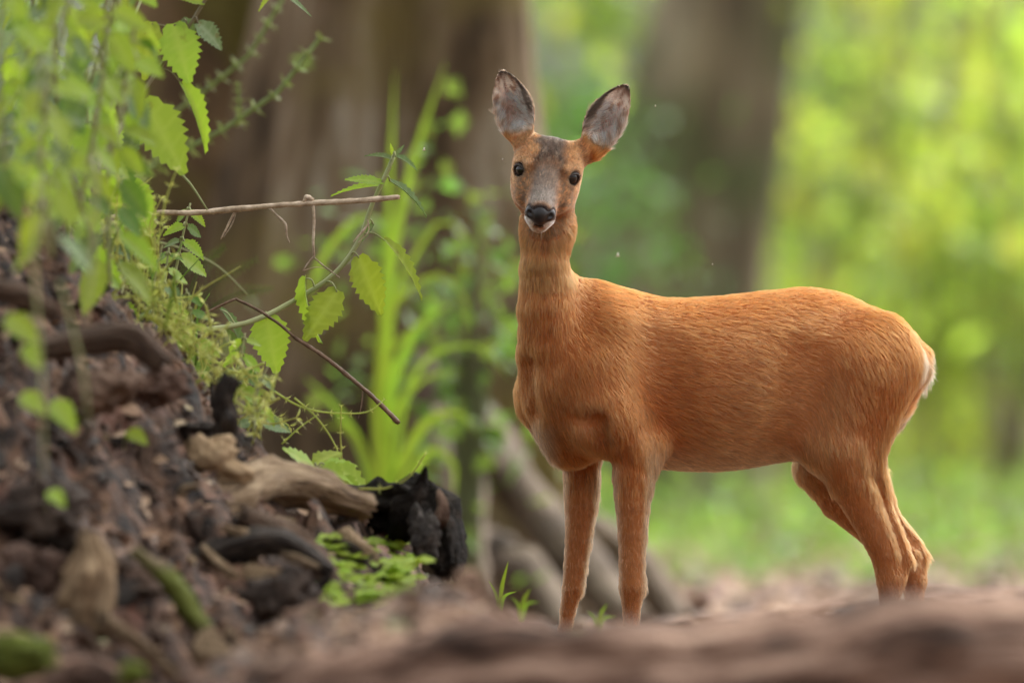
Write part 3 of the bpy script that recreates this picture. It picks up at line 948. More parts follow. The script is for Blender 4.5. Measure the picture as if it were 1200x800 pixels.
twig_m = rough_mat('dead_twig_bark', [(.3, (.19, .13, .085)), (.5, (.42, .32, .225)), (.75, (.68, .57, .45))], scale=60, bump=.4, bump_scale=200, dist=.002, rough=.6)
clod_red = rough_mat('red_earth', [(.3, (.035, .019, .013)), (.55, (.105, .060, .041)), (.8, (.28, .175, .13))], scale=14, bump=.9, bump_scale=60, dist=.012)

def add_grain(o, n, seg):
    me = o.data
    co = np.zeros(len(me.vertices) * 3, np.float32); me.vertices.foreach_get('co', co); co = co.reshape(-1, 3)
    rings = co[:n * seg].reshape(n, seg, 3); c = rings.mean(1)
    r = np.linalg.norm(rings - c[:, None], axis=2).mean() + 1e-6
    s_ = np.concatenate([[0], np.cumsum(np.linalg.norm(np.diff(c, axis=0), axis=1))]) / r
    an = np.arange(seg) * 2 * math.pi / seg; of = random.random() * 50
    g = np.stack([np.tile(np.cos(an) + of, n), np.tile(np.sin(an), n), np.repeat(s_ * .16, seg)], 1)
    g = np.concatenate([g, np.zeros((len(co) - len(g), 3))])
    a = me.attributes.new('grain', 'FLOAT_VECTOR', 'POINT'); a.data.foreach_set('vector', g.astype(np.float32).ravel())

def BD(D): return CAM_D - (CAM_D - D) * (.76 if D > 13 and D != 14.1 else 1)

def piece(name, label, cat, path, rpx, D, mat, rough=.3, n=14, seg=10, group=None, fibre=.26):
    D = BD(D)
    v, f = limb(path, rpx, D, max(n, 30), max(seg, 20), rough, seed=random.randrange(999), fibre=fibre)
    o = mesh_obj(name, v, f, mat)
    add_grain(o, max(n, 30), max(seg, 20))
    return tag(o, label, cat, group)

def lump(c, r, M=None, seed=0, amp=.35, seg=14, freq=1.6):
    v, f = [], []
    h = seg // 2
    for i in range(h + 1):
        th = math.pi * i / h
        for j in range(seg):
            ph = 2 * math.pi * j / seg
            v.append((math.sin(th) * math.cos(ph), math.sin(th) * math.sin(ph), math.cos(th)))
    v = np.array(v)
    v = v * (1 + amp * fbm(v + seed * 3.1, freq, seed, 5) + (.35 * amp * (1 - 2 * np.abs(vnoise(v, 5.5, seed + 7))) if seg > 20 else 0))[:, None] * np.asarray(r)
    if M is not None: v = v @ np.asarray(M)
    for i in range(h):
        for j in range(seg):
            f.append((i * seg + j, (i + 1) * seg + j, (i + 1) * seg + (j + 1) % seg, i * seg + (j + 1) % seg))
    return v + np.asarray(c), f

def rot_rand():
    q = unit(rng.normal(size=4))
    w, x, y, z = q
    return np.array([[1-2*(y*y+z*z), 2*(x*y-z*w), 2*(x*z+y*w)], [2*(x*y+z*w), 1-2*(x*x+z*z), 2*(y*z-x*w)], [2*(x*z-y*w), 2*(y*z+x*w), 1-2*(x*x+y*y)]])

# foreground log and what lies along the bottom edge
piece('fallen_log', 'thick brown fallen log lying across the bottom, out of focus', 'log',
      [(388, 836, .1), (520, 822, .05), (760, 818), (1000, 808, -.05), (1330, 800, -.1)], [74, 92, 98, 100, 100], 14.1, wood_fore, .16, 60, 40, fibre=.11)
piece('broken_branch', 'stout pale rotten branch sagging across the middle of the bank', 'branch',
      [(212, 612, -.3), (262, 588, -.15), (310, 566), (360, 572, .1), (424, 592, .2)], [26, 30, 29, 25, 17], 17.0, grain_tan, .16, 36, 24)
piece('exposed_root', 'pinkish brown root end jutting from the upper bank', 'root', [(52, 408), (110, 398), (150, 396), (186, 425)], [12, 17, 18, 13], 15.9, grain_brown, .12)
piece('bark_stump', 'upright tan slab of split bark low on the bank', 'bark', [(104, 634), (108, 660), (103, 700), (98, 742)], [14, 30, 32, 18], 15.3, grain_tan, .2, 30, 20)
piece('broken_stick', 'tan stick slanting down from the split bark slab', 'stick', [(122, 728), (160, 752), (192, 778), (212, 802)], [10, 9, 8, 7], 15.0, grain_tan)
piece('mossy_stick', 'dark stick with a green mossy back slanting down the bank', 'stick', [(160, 648), (196, 676), (225, 718), (262, 772)], [8, 13, 11, 8], 15.4, wood_mossy, .14)
piece('bent_stick', 'small pale bent stick beneath the stout rotten branch', 'stick', [(214, 612), (211, 588), (217, 572), (230, 570)], [5, 6, 6, 4], 16.4, grain_tan, .2)
piece('wood_splinter', 'short pale splinter of clean wood near the dark branch', 'splinter', [(263, 618), (284, 627), (306, 634)], [4, 9, 4], 16.3, grain_tan, .12)
piece('dark_branch', 'dark wet branch running below the pale splinter', 'branch', [(170, 668, .1), (240, 652), (310, 634), (345, 640), (385, 668)], [8, 12, 16, 15, 9], 16.3, grain_dark, .18)
piece('grey_branch', 'grey brown branch end sloping towards the green herb patch', 'branch', [(290, 606), (330, 622), (362, 650), (392, 690)], [11, 16, 17, 12], 16.5, grain_brown, .14)
piece('wood_stub', 'dark upright stub of broken wood on the bank edge', 'stub', [(262, 526), (268, 495), (262, 468), (270, 446)], [16, 13, 12, 9], 16.9, grain_dark, .3, fibre=.45)
piece('flat_stick', 'thin dark stick lying beside the upright stub', 'stick', [(205, 500), (240, 502), (275, 503)], [6, 6, 5], 17.0, grain_dark, .2)
piece('buried_root', 'dark root poking from the shaded top of the bank', 'root', [(-30, 338), (20, 345), (62, 366)], [12, 14, 9], 15.6, grain_brown, .14)
piece('hanging_root', 'thin brown root hanging down the shaded top of the bank', 'root', [(30, 190), (38, 230), (58, 262), (66, 300)], [5, 5, 4, 3], 15.6, grain_brown, .2)
piece('tan_log_end', 'tan weathered log end in the bottom corner below the moss', 'log', [(-40, 742), (10, 752), (62, 775), (80, 790)], [12, 16, 14, 8], 14.8, grain_tan, .14)
piece('rounded_log', 'blurred light brown log end at the bottom edge below the bark slab', 'log', [(40, 812), (95, 794), (150, 806)], [18, 24, 16], 14.2, wood_fore, .12)
piece('pale_branch', 'broad pale brown branch at the bottom edge right of the moss', 'branch', [(225, 806), (300, 782), (350, 774), (420, 800)], [18, 24, 24, 14], 14.0, wood_fore, .12)
piece('bark_strip', 'narrow strip of grey bark leaning under the dark branch', 'bark', [(222, 690), (228, 720), (236, 760)], [4, 8, 5], 15.7, grain_dark, .14)
piece('pointed_chip', 'thin tan chip of wood at the foot of the grey branch', 'chip', [(330, 648), (350, 656), (372, 664)], [3, 7, 3], 16.1, grain_tan, .14)
for (px, py, D, rpx, mt, nm, lb, cat) in (
        (32, 672, 15.3, (34, 24, 26), clod_red, 'earth_clod', 'reddish pale clod of earth left of the bark slab', 'clod'),
        (52, 600, 15.6, (44, 30, 32), wood_dark, 'dark_clod', 'large dark clod of wet earth above the reddish clod', 'clod'),
        (150, 600, 16.3, (34, 24, 20), clod_red, 'crumbly_clod', 'crumbly red brown clod in the middle of the bank', 'clod'),
        (245, 545, 16.8, (40, 22, 26), wood_tan, 'wood_lump', 'soft tan lump of rotten wood above the stout branch', 'wood'),
        (120, 455, 16.2, (36, 26, 24), wood_brown, 'brown_clod', 'brown clod under the jutting root end', 'clod'),
        (330, 700, 15.6, (40, 22, 26), wood_dark, 'wet_clod', 'dark wet clod low beside the herb patch', 'clod'),
        (375, 735, 15.2, (36, 24, 24), wood_brown, 'low_clod', 'brown clod at the foot of the bank under the herb patch', 'clod'),
        (540, 712, 15.2, (48, 28, 34), litter_ground, 'litter_heap', 'low pale heap of leaf litter below the charred log', 'heap'),
        (185, 455, 16.5, (26, 18, 20), clod_red, 'small_clod', 'small reddish clod near the flat dark stick', 'clod')):
    D = BD(D) if mt is not litter_ground else D
    k = D / CAM_D / 700
    v, f = lump(P(px, py, D), (rpx[0] * k, rpx[1] * k, rpx[2] * k), None, random.randrange(500), .5, 40, 2.0)
    tag(mesh_obj(nm, v, f, mt), lb, cat)
# the charred log: a hollow shell of black rotten wood
def charred(t, a): return 1 + .22 * math.sin(3 * a + 6 * t) + .14 * math.sin(7 * a - 9 * t) + .10 * math.sin(11 * a + 23 * t)
cl = empty('charred_log', P(470, 640, 18.0))
pts = smooth_path([P(330, 600, 18.25), P(395, 596, 18.2), P(450, 590, 18.1), P(505, 602, 18.0), P(522, 640, 17.95), P(528, 668, 17.9)], 34)
v, f = tube(pts, np.interp(np.linspace(0, 1, 34), [0, .3, .6, .8, .93, 1], np.array([16, 26, 30, 29, 20, 12]) / 740), 40, .35, 17, flute=charred, fibre=.22)
adopt(cl, mesh_obj('log_wall', v, f, wood_black))
v, f = lump(P(497, 628, 17.88), np.array([16, 9, 24]) / 740, None, 44, .5, 36, 2.4); adopt(cl, mesh_obj('pale_knot', v, f, rough_mat('pale_char', [(.35, (.010, .008, .007)), (.6, (.055, .047, .04)), (.8, (.17, .15, .13))], scale=60, bump=.8, bump_scale=90)))
v, f = tube(smooth_path([P(486, 600, 18), P(494, 575, 17.97), P(496, 560, 17.97), P(499, 548, 17.95)], 8), np.array([30, 22, 15, 11, 8, 6, 4, 2]) / 740, 16, .5, 5, fibre=.35); adopt(cl, mesh_obj('spike', v, f, wood_black))
v, f = tube(smooth_path([P(515, 612, 17.9), P(518, 590, 17.9), P(514, 575, 17.9)], 6), np.array([9, 10, 9, 7, 5, 2]) / 740, 14, .4, 9, fibre=.3); adopt(cl, mesh_obj('bark_flake', v, f, wood_brown))
tag(cl, 'hollow charred black log end above the green herb patch', 'log')

# fragments strewn over the bank: countable ones singly, crumbs as one mass
frag_mats = [wood_brown, wood_dark, wood_tan, clod_red]
frag_mesh = []
for i in range(12):
    bmf = bmesh.new()
    sz = ((1, .5, .16), (1, .75, .5), (1, .2, .14))[i % 3]
    for _ in range(15):
        q = rng.uniform(-1, 1, 3); bmf.verts.new((q * (.55 + .45 * rng.random()) * np.array(sz)).tolist())
    bmesh.ops.convex_hull(bmf, input=bmf.verts)
    bmesh.ops.delete(bmf, geom=[vv for vv in bmf.verts if not vv.link_faces], context='VERTS')
    me = bpy.data.meshes.new('fragment_%d' % i); bmf.to_mesh(me); bmf.free(); me.materials.append(frag_mats[i % 4]); frag_mesh.append(me)
kinds = (('bark_fragment', 'flattish fragment of bark strewn among the crumbs on the bank', 'bark', 'bark fragments on the bank'),
         ('earth_lump', 'small rounded lump of earth among the crumbs on the bank', 'earth', 'earth lumps on the bank'),
         ('wood_sliver', 'slim sliver of dead wood among the crumbs on the bank', 'wood', 'wood slivers on the bank'))
cnt = 0
while cnt < 130:
    px, py = rng.uniform(-15, 450), rng.uniform(330, 800)
    if py < np.interp(px, BKX, BKY) + 20: continue
    (q, D) = surf(px, py, 14.2, 18.2)
    i = int(rng.integers(0, 12))
    nm, lb, ct, gr = kinds[i % 3]
    o = link(nm, frag_mesh[i]); s = (.014 + .042 * rng.random() ** 2) * (1.25 if i % 3 == 2 else 1)
    o.matrix_world = Matrix.Translation(q + np.array([0, -.004, .004])) @ Matrix(rot_rand().tolist()).to_4x4() @ Matrix.Diagonal((s, s, s, 1))
    tag(o, lb, ct, gr); cnt += 1

crumb_m, nt, N, L, b = new_mat('litter_crumbs')
at = N.new('ShaderNodeAttribute'); at.attribute_name = 'leaf_tint'
rp = ramp(N, [(0, (.012, .007, .004)), (.35, (.058, .029, .015)), (.55, (.13, .055, .028)), (.72, (.20, .108, .058)), (.86, (.27, .165, .095)), (.96, (.34, .24, .155)), (1, (.10, .13, .03))])
L.new(at.outputs['Fac'], rp.inputs[0]); L.new(rp.outputs[0], b.inputs['Base Color']); b.inputs['Roughness'].default_value = .7
def crumbs(name, n, sampler, smin_, smax, label):
    """flakes of leaf and bark: folded irregular four-sided chips lying as they fell"""
    pos = sampler(n); n = len(pos)
    s = rng.uniform(smin_, smax, n) * rng.uniform(.6, 1.3, n)
    ax = unit(rng.normal(size=(n, 3)) * np.array([1, 1, .5])); up = unit(np.array([0, -.35, 1]) + rng.normal(0, .45, (n, 3)))
    sd_ = unit(np.cross(ax, up)); ax = np.cross(up, sd_)
    w = rng.uniform(.25, .8, n)
    V = np.zeros((n, 6, 3))
    for k, (a, b_, c) in enumerate(((-1, 0, .1), (-.3, 1, .25), (.6, .8, .2), (1, .1, .15), (.4, -.9, .3), (-.5, -.8, .2))):
        j = rng.uniform(.7, 1.2, n)
        V[:, k] = pos + ax * (a * s * j)[:, None] + sd_ * (b_ * s * w * j)[:, None] + up * (c * s * rng.uniform(.2, 1.2, n))[:, None]
    base = np.arange(n)[:, None] * 6
    q = np.concatenate([base + np.array([[0, 1, 2, 3]]), base + np.array([[0, 3, 4, 5]])])
    me = np_mesh(name, V.reshape(-1, 3), q, False)
    a = me.attributes.new('leaf_tint', 'FLOAT', 'POINT'); a.data.foreach_set('value', np.repeat(rng.random(n) ** 1.1, 6).astype(np.float32))
    return tag(link(name, me, crumb_m), label, kind='stuff')
def on_bank(n):
    x = rng.uniform(-1.15, .1, n); y = rng.uniform(-4.7, -.7, n)
    z = bank_h(x, y); g = ground_h(x, y)
    k = z > g
    return np.stack([x, y, z + .002], 1)[k]
def on_ridge(n):
    x = rng.uniform(-.75, 1.35, n); y = rng.normal(-4.1, .6, n)
    z = np.maximum(ground_h(x, y), np.where((x < .2), bank_h(x, y), -9))
    return np.stack([x, y, z + .002], 1)
def on_floor(n):
    y = rng.uniform(2, 40, n); x = rng.normal(0, 1, n) * (2.0 + y * .06)
    return np.stack([x, y, ground_h(x, y) + .004], 1)
crumbs('bank_litter', 9000, on_bank, .005, .021, 'crumbs of bark and dead leaf covering the bank')
crumbs('ridge_litter', 9000, on_ridge, .006, .022, 'dead leaf litter along the low ridge')
crumbs('floor_litter', 14000, on_floor, .015, .05, 'dead leaf litter on the woodland floor')

# ------------------------------------------------------------------ trees
bark_grey = rough_mat('bark_grey', [(.38, (.045, .031, .018)), (.47, (.15, .108, .062)), (.55, (.24, .185, .115)), (.66, (.46, .43, .34))], scale=5, stretch=(1, 1, .22), bump=1, bump_scale=16, dist=.05, rough=.9,
                      second=(2.2, .50, .66, (.20, .165, .050)))
bark_moss = rough_mat('bark_mossy', [(.38, (.028, .018, .010)), (.48, (.10, .066, .034)), (.62, (.22, .155, .085))], scale=4, stretch=(1, 1, .4), bump=1, bump_scale=14, dist=.05, rough=.9,
                      second=(3.0, .46, .62, (.10, .090, .022)))
bark_far = rough_mat('bark_far', [(.38, (.075, .06, .040)), (.5, (.19, .17, .105)), (.64, (.30, .28, .18))], scale=3, stretch=(1, 1, .3), bump=.8, bump_scale=12, dist=.05, rough=.9,
                     second=(1.6, .46, .62, (.085, .10, .045)))
root_m = rough_mat('root_bark', [(.3, (.045, .032, .022)), (.5, (.13, .098, .070)), (.75, (.24, .19, .14))], scale=7, bump=.7, bump_scale=26, dist=.02, rough=.9)
leaf_far = leaf_mat('far_leaf', (.095, .155, .018), (.25, .36, .030), .5, .45, .6, .35, .035)
leaf_mid = leaf_mat('mid_leaf', (.075, .14, .028), (.20, .32, .045), .45, .5, .6, .35, .03)

def leaf_cloud(pos, size, droop=.4):
    """thousands of small folded leaves, each with its own direction"""
    n = len(pos)
    s = size * rng.uniform(.6, 1.3, n)
    ax = unit(rng.normal(size=(n, 3)) + np.array([0, 0, -droop]))
    up = unit(rng.normal(size=(n, 3)) * .7 + np.array([0, 0, 1.0]))
    sd_ = unit(np.cross(ax, up)); up = np.cross(sd_, ax)
    V = np.stack([pos, pos + ax * (s * .5)[:, None] + sd_ * (s * .34)[:, None] + up * (s * .10)[:, None],
                  pos + ax * s[:, None] - up * (s * .05)[:, None], pos + ax * (s * .5)[:, None] - sd_ * (s * .34)[:, None] + up * (s * .10)[:, None]], 1)
    b4 = np.arange(n)[:, None] * 4
    q = np.concatenate([b4 + np.array([[0, 1, 2]]), b4 + np.array([[0, 2, 3]])])
    return V.reshape(-1, 3), q
def leaf_obj(name, pos, size, mat, parent, droop=.4):
    V, q = leaf_cloud(pos, size, droop)
    me = np_mesh(name, V, q, False)
    a = me.attributes.new('leaf_tint', 'FLOAT', 'POINT')
    a.data.foreach_set('value', np.repeat(rng.random(len(pos)), 4).astype(np.float32))
    o = link(name, me, mat)
    if parent is not None: adopt(parent, o)
    return o
def clumps(n, c, r, k, spread):
    """leaf positions in k clumps spread through an ellipsoid"""
    cc = unit(rng.normal(size=(k, 3))) * rng.uniform(.25, 1, (k, 1)) ** .6 * np.asarray(r) + np.asarray(c)
    i = rng.integers(0, k, n)
    return cc[i] + rng.normal(size=(n, 3)) * spread * rng.uniform(.6, 1.3, k)[i][:, None]

def tree(name, label, path, rad, mat, roots=(), flute=None, seg=28, crown=None, rootmat=None):
    base = np.asarray(path[0]); t = empty(name, base)
    pts = smooth_path(path, 40)
    rr = np.interp(np.linspace(0, 1, 40), np.linspace(0, 1, len(rad)), rad)
    v, f = tube(pts, rr, seg, .10, random.randrange(99), True, flute)
    adopt(t, mesh_obj('trunk', v, f, mat))
    for pth, r in roots:
        p2 = smooth_path(pth, 18)
        v, f = tube(p2, np.interp(np.linspace(0, 1, 18), np.linspace(0, 1, len(r)), r), 12, .22, random.randrange(99))
        adopt(t, mesh_obj('root', v, f, rootmat or mat))
    if crown:
        c, r, n, k, size, m = crown
        for i in range(7):
            a = i * 2.4; st_ = pts[int(22 + 2.4 * i)]
            end = np.asarray(c) + np.array([math.cos(a) * r[0], math.sin(a) * r[1], (i - 3) * .2 * r[2]]) * .75
            v, f = tube(smooth_path([st_, (st_ + end) / 2 + [0, 0, .3], end], 8), np.linspace(rr[30] * .4, .015, 8), 7, .1, i)
            adopt(t, mesh_obj('limb', v, f, mat))
        leaf_obj('crown', clumps(n, c, r, k, .12 * r[0] * .8), size, m, t)
    return tag(t, label, 'tree')

def fl1(t, a):
    k = (1 - t) ** 3
    return 1 + (.10 + .5 * k) * (math.sin(5 * a + .8) * .5 + math.sin(3 * a + 2.0) * .4) + .06 * math.sin(9 * a + 5 * t)
D1 = 27.0
tree('buttressed_tree', 'large grey brown tree with spreading roots behind the nettle', [P(462, 770, D1), P(462, 640, D1), P(458, 420, D1), P(462, 150, D1), P(474, -120, D1), P(500, -900, D1), P(540, -2600, D1)],
     [.46, .33, .225, .215, .22, .22, .16], bark_grey,
     roots=[([P(505, 440, 26.40), P(548, 490, 26.20), P(605, 570, 26.00), P(665, 640, 25.80), P(745, 735, 25.50)], [.078, .064, .057, .054, .047]),
            ([P(520, 500, 26.20), P(542, 560, 25.90), P(548, 640, 25.60), P(552, 760, 25.30)], [.06, .05, .045, .045]),
            ([P(545, 640, 26.50), P(600, 655, 25.90), P(640, 690, 25.60), P(668, 750, 25.40)], [.05, .045, .04, .035]),
            ([P(600, 590, 26.90), P(660, 610, 26.90), P(735, 650, 26.80), P(800, 740, 26.60)], [.05, .05, .045, .04])],
     flute=fl1, crown=((1.0, 3.2, 7.4), (4.4, 6.0, 1.6), 30000, 170, .17, leaf_mid), rootmat=root_m)  # unseen crown spread wide over the deer to hold back top light
D2 = 30.0
tree('mossy_tree', 'dark mossy tree trunk at the back of the bank beside the grey tree', [P(285, 760, D2), P(288, 560, D2), P(292, 250, D2), P(282, -100, D2), P(270, -900, D2), P(240, -2500, D2)],
     [.51, .31, .21, .183, .165, .12], bark_moss, flute=fl1, crown=((-3.0, 9.0, 7.8), (4, 4, 1.6), 6000, 70, .14, leaf_mid))
D3 = 46.0
tree('leaning_tree', 'tall leaning tree with a blurred grey green trunk behind the deer', [P(775, 640, D3), P(780, 560, D3), P(790, 350, D3), P(836, 120, D3), P(874, -60, D3), P(940, -500, D3), P(960, -1300, D3)],
     [.48, .36, .27, .24, .24, .22, .15], bark_far, flute=fl1, crown=((2.0, 27.5, 7.5), (3.0, 3.0, 1.6), 2600, 60, .12, leaf_mid))

# --- bushes and young trees beyond
def bush(name, label, px, D, h, rx, n, mat, size=.075, lift=.55, group=None, r0=.035):
    x = P(px, 0, D)[0]; y = D - CAM_D
    g = float(ground_h(np.array([x]), np.array([y]))[0])
    t = empty(name, (x, y, g))
    G = Geo()
    for i in range(6):
        a = rng.uniform(0, 6.28); tip = np.array([x + math.cos(a) * rx * .7, y + math.sin(a) * rx * .7, g + h * rng.uniform(.7, 1)])
        v, f = tube(smooth_path([(x, y, g - .05), ((x * 2 + tip[0]) / 3, (y * 2 + tip[1]) / 3, g + h * .45), tip], 8), np.linspace(r0, min(.006, r0 * .4), 8), 6, .1, i)
        adopt(t, mesh_obj('stem', v, f, bark_far))
    leaf_obj('foliage', clumps(n, (x, y, g + h * lift), (rx, rx, h * min(lift, 1 - lift + .02)), int(7 + 4 * h), .15), size, mat, t)
    return tag(t, label, 'bush', group)
leaf_lime = leaf_mat('lime_leaf', (.14, .20, .018), (.34, .43, .030), .5, .45, .6, .3, .03)
leaf_deep = leaf_mat('deep_leaf', (.045, .105, .022), (.11, .24, .035), .4, .5, .6, .3, .02)
for (px, D, h, rx, n, m, sz, lb) in (
        (655, 62, 4.4, 1.3, 3200, leaf_far, .085, 'bright green young tree showing between the ear and the grey tree'),
        (590, 40, 1.5, .50, 1500, leaf_deep, .07, 'dark green bush at the foot of the grey tree, left of the deer\'s neck'),
        (700, 52, 1.9, .75, 1800, leaf_deep, .07, 'deep green bush between the deer\'s neck and the leaning tree'),
        (930, 58, 2.3, .9, 2200, leaf_far, .08, 'mid green bush just right of the leaning tree above the deer\'s back'),
        (1010, 70, 5.2, 1.3, 3200, leaf_lime, .09, 'tall lime green young tree right of the leaning tree'),
        (1105, 60, 3.0, 1.0, 2400, leaf_far, .08, 'leafy green bush above the deer\'s rump'),
        (1180, 72, 5.0, 1.3, 3200, leaf_lime, .09, 'tall bright young tree at the right edge'),
        (1185, 54, 2.0, .8, 1900, leaf_far, .075, 'low green bush at the right edge behind the rump'),
        (850, 66, 1.6, 1.1, 2200, leaf_lime, .08, 'low lime bush under the deer\'s belly, far behind'),
        (980, 56, 1.15, .9, 1900, leaf_lime, .07, 'low bright bush seen between the front and hind legs'),
        (1120, 64, 1.5, .9, 1900, leaf_deep, .08, 'low dark green bush behind the hind legs'),
        (760, 60, 2.4, 1.0, 2000, leaf_deep, .08, 'dark green bush left of the leaning trunk base'),
        (520, 75, 4.4, 1.3, 2200, leaf_far, .09, 'green young tree far behind the grey tree'),
        (1300, 66, 4.5, 1.4, 2400, leaf_far, .09, 'green young tree just past the right edge'),
        (-60, 60, 4.0, 1.4, 2200, leaf_mid, .09, 'green bush far behind the top of the bank'),
        (180, 66, 4.2, 1.4, 2200, leaf_mid, .09, 'green young tree far behind the bank')):
    bush('young_tree' if h > 3.5 else 'bush', lb, px, D, h, rx, n, m, sz, group='young trees and bushes in the wood')
leaf_sun_paint = leaf_mat('sun_painted_leaf', (.20, .285, .035), (.42, .54, .06), .52, .35, .6, .3, .025)  # sunlight put into the leaf colour; saplings added to blur into light discs
for (px, D, h, rx, n, sz, lb) in ((985, 47, 3.6, .75, 110, .16, 'added sparse sapling just right of the leaning tree, leaves coloured as if sunlit'), (1075, 44, 3.0, .6, 80, .15, 'sparse bright sapling rising above the deer\'s rump'),
                                  (1165, 50, 3.8, .8, 120, .17, 'added sparse sapling with sunlit-coloured leaves at the right edge'), (665, 48, 3.6, .6, 70, .15, 'added sparse sapling with sunlit-coloured leaves behind the gap between the raised ears')):
    bush('added_sapling', lb, px, D, h, rx, n, leaf_sun_paint, sz, .62, 'young trees and bushes in the wood', .010)
bush('sapling', 'soft green sapling filling the gap between the grey tree and the deer\'s neck', 548, 25.3, .98, .09, 330, leaf_mid, .055, .70)
def far_wood(n):
    x = rng.uniform(-16, 16, n); y = rng.uniform(74, 92, n)
    z = rng.uniform(0, 1, n) ** .8 * 9.5
    p = np.stack([x, y, z], 1)
    k = fbm(p, 2.0, 33, 2) > -.22 + .06 * z
    return p[k]
o = leaf_obj('distant_wood', far_wood(60000), .14, leaf_deep, None); tag(o, 'distant mass of dark green woodland leaves', kind='stuff')  # shade between the brighter clumps put in as deep leaf colour
def herb_layer(n):
    y = rng.uniform(13, 88, n); x = rng.normal(0, 1, n) * (3 + y * .08)
    z = ground_h(x, y)
    p = np.stack([x, y, z], 1)
    k = (fbm(p * np.array([1, .4, 0]), .45, 35, 3) + (y - 24) * .05 > .0)
    p = p[k]; p[:, 2] += rng.uniform(.0, .34, len(p)) * (.4 + .6 * rng.random(len(p)))
    return p
o = leaf_obj('undergrowth', herb_layer(85000), .055, leaf_mid, None, -.2); tag(o, 'low lime green undergrowth covering the far woodland floor', kind='stuff')
# ================================================================== plants
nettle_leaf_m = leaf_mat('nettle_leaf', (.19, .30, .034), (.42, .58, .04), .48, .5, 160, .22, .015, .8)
nettle_grey_m = leaf_mat('nettle_leaf_greyish', (.13, .20, .085), (.20, .30, .06), .30, .6, 160, .15, .012, .7)  # grey-green leaf colour
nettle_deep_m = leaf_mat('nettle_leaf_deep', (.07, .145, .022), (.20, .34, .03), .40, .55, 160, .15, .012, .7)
stem_m = leaf_mat('nettle_stem', (.32, .34, .15), (.2, .25, .06), .1, .55, 80, .15, .01)
stem_brown_m = leaf_mat('nettle_stem_brown', (.15, .12, .06), (.15, .12, .05), .05, .6, 80, .15, .01)
cleaver_m = leaf_mat('cleavers_leaf', (.46, .49, .15), (.60, .62, .13), .42, .55, 100, .22, .02)
grass_m = leaf_mat('grass_blade', (.12, .22, .024), (.33, .48, .035), .45, .45, 30, .2, .015)
herb_m = leaf_mat('herb_leaf', (.22, .33, .026), (.45, .58, .03), .42, .5, 90, .2, .015)
moss_m = rough_mat('moss', [(.3, (.035, .05, .008)), (.55, (.12, .15, .02)), (.8, (.24, .27, .05))], scale=60, bump=1, bump_scale=180, dist=.01, rough=.95)

def leaf_mesh(name, mat, W=.62, teeth=9, fold=.22, droop=.18, curl=.0, seed=0, heart=True):
    """a toothed nettle blade of unit length along +y, ribbed between its veins"""
    r = np.random.default_rng(seed)
    rows = teeth * 2 + 1
    v, f = [], []
    for i in range(rows):
        t = i / (rows - 1)
        w = W * .5 * (math.sin(math.pi * min(1, t ** .60 * 1.0)) ** .75 if 0 < t < 1 else 0)
        if t < .10 and heart: w = W * .5 * (.35 + 3.2 * t)
        tooth = (1.0 if i % 2 else .80) + r.uniform(-.06, .06)
        if not teeth > 3: tooth = 1
        for c in (-1, -.66, -.33, 0, .33, .66, 1):
            x = c * w * (tooth if abs(c) == 1 else 1)
            y = t + (.025 if (i % 2 and abs(c) == 1) else 0) + (r.uniform(-.012, .012) if abs(c) == 1 else 0) + .10 * abs(c) * (1 - t) * .5 - (.07 * abs(c) if t < .08 and heart else 0)
            rib = .007 * math.cos(2 * math.pi * (t * teeth * .55 - abs(c) * .8)) * (1 if abs(c) in (.33, .66) else 0)
            z = fold * abs(x) - droop * t * t + rib - curl * (x ** 2) * 3 + r.uniform(-.004, .004)
            v.append((x, y, z))
    for i in range(rows - 1):
        for j in range(6):
            f.append((i * 7 + j, i * 7 + j + 1, (i + 1) * 7 + j + 1, (i + 1) * 7 + j))
    me = np_mesh(name, np.array(v), np.array(f)); me.materials.append(mat)
    ve = [1.0 if j == 3 else (.55 if (i + abs(j - 3)) % 4 == 0 and j not in (0, 6) else (.0 if j not in (0, 6) else .15)) for i in range(rows) for j in range(7)]
    a = me.attributes.new('vein', 'FLOAT', 'POINT'); a.data.foreach_set('value', np.array(ve, np.float32))
    return me
def leafset(mat, n=5, **k): return [leaf_mesh('leaf', mat, seed=i, droop=.10 + .08 * i, fold=.12 + .07 * i, **k) for i in range(n)]
NL, NS, ND = leafset(nettle_leaf_m), leafset(nettle_grey_m), leafset(nettle_deep_m)
HL = leafset(herb_m, 4, teeth=6, W=.8)

def put_leaf(me, base, tip, face, parent, width=1.0, name='leaf'):
    base, tip = np.asarray(base, float), np.asarray(tip, float)
    Yv = tip - base; Ln = np.linalg.norm(Yv); Yv = Yv / Ln
    Z = np.asarray(face, float); Z = unit(Z - Yv * (Z @ Yv)); X = np.cross(Yv, Z)
    M = Matrix(((X[0] * Ln * width, Yv[0] * Ln, Z[0] * Ln, base[0]), (X[1] * Ln * width, Yv[1] * Ln, Z[1] * Ln, base[1]), (X[2] * Ln * width, Yv[2] * Ln, Z[2] * Ln, base[2]), (0, 0, 0, 1)))
    o = link(name, me)
    o.parent = parent
    o.matrix_parent_inverse = Matrix.Translation(parent.location).inverted()
    o.matrix_basis = M
    return o

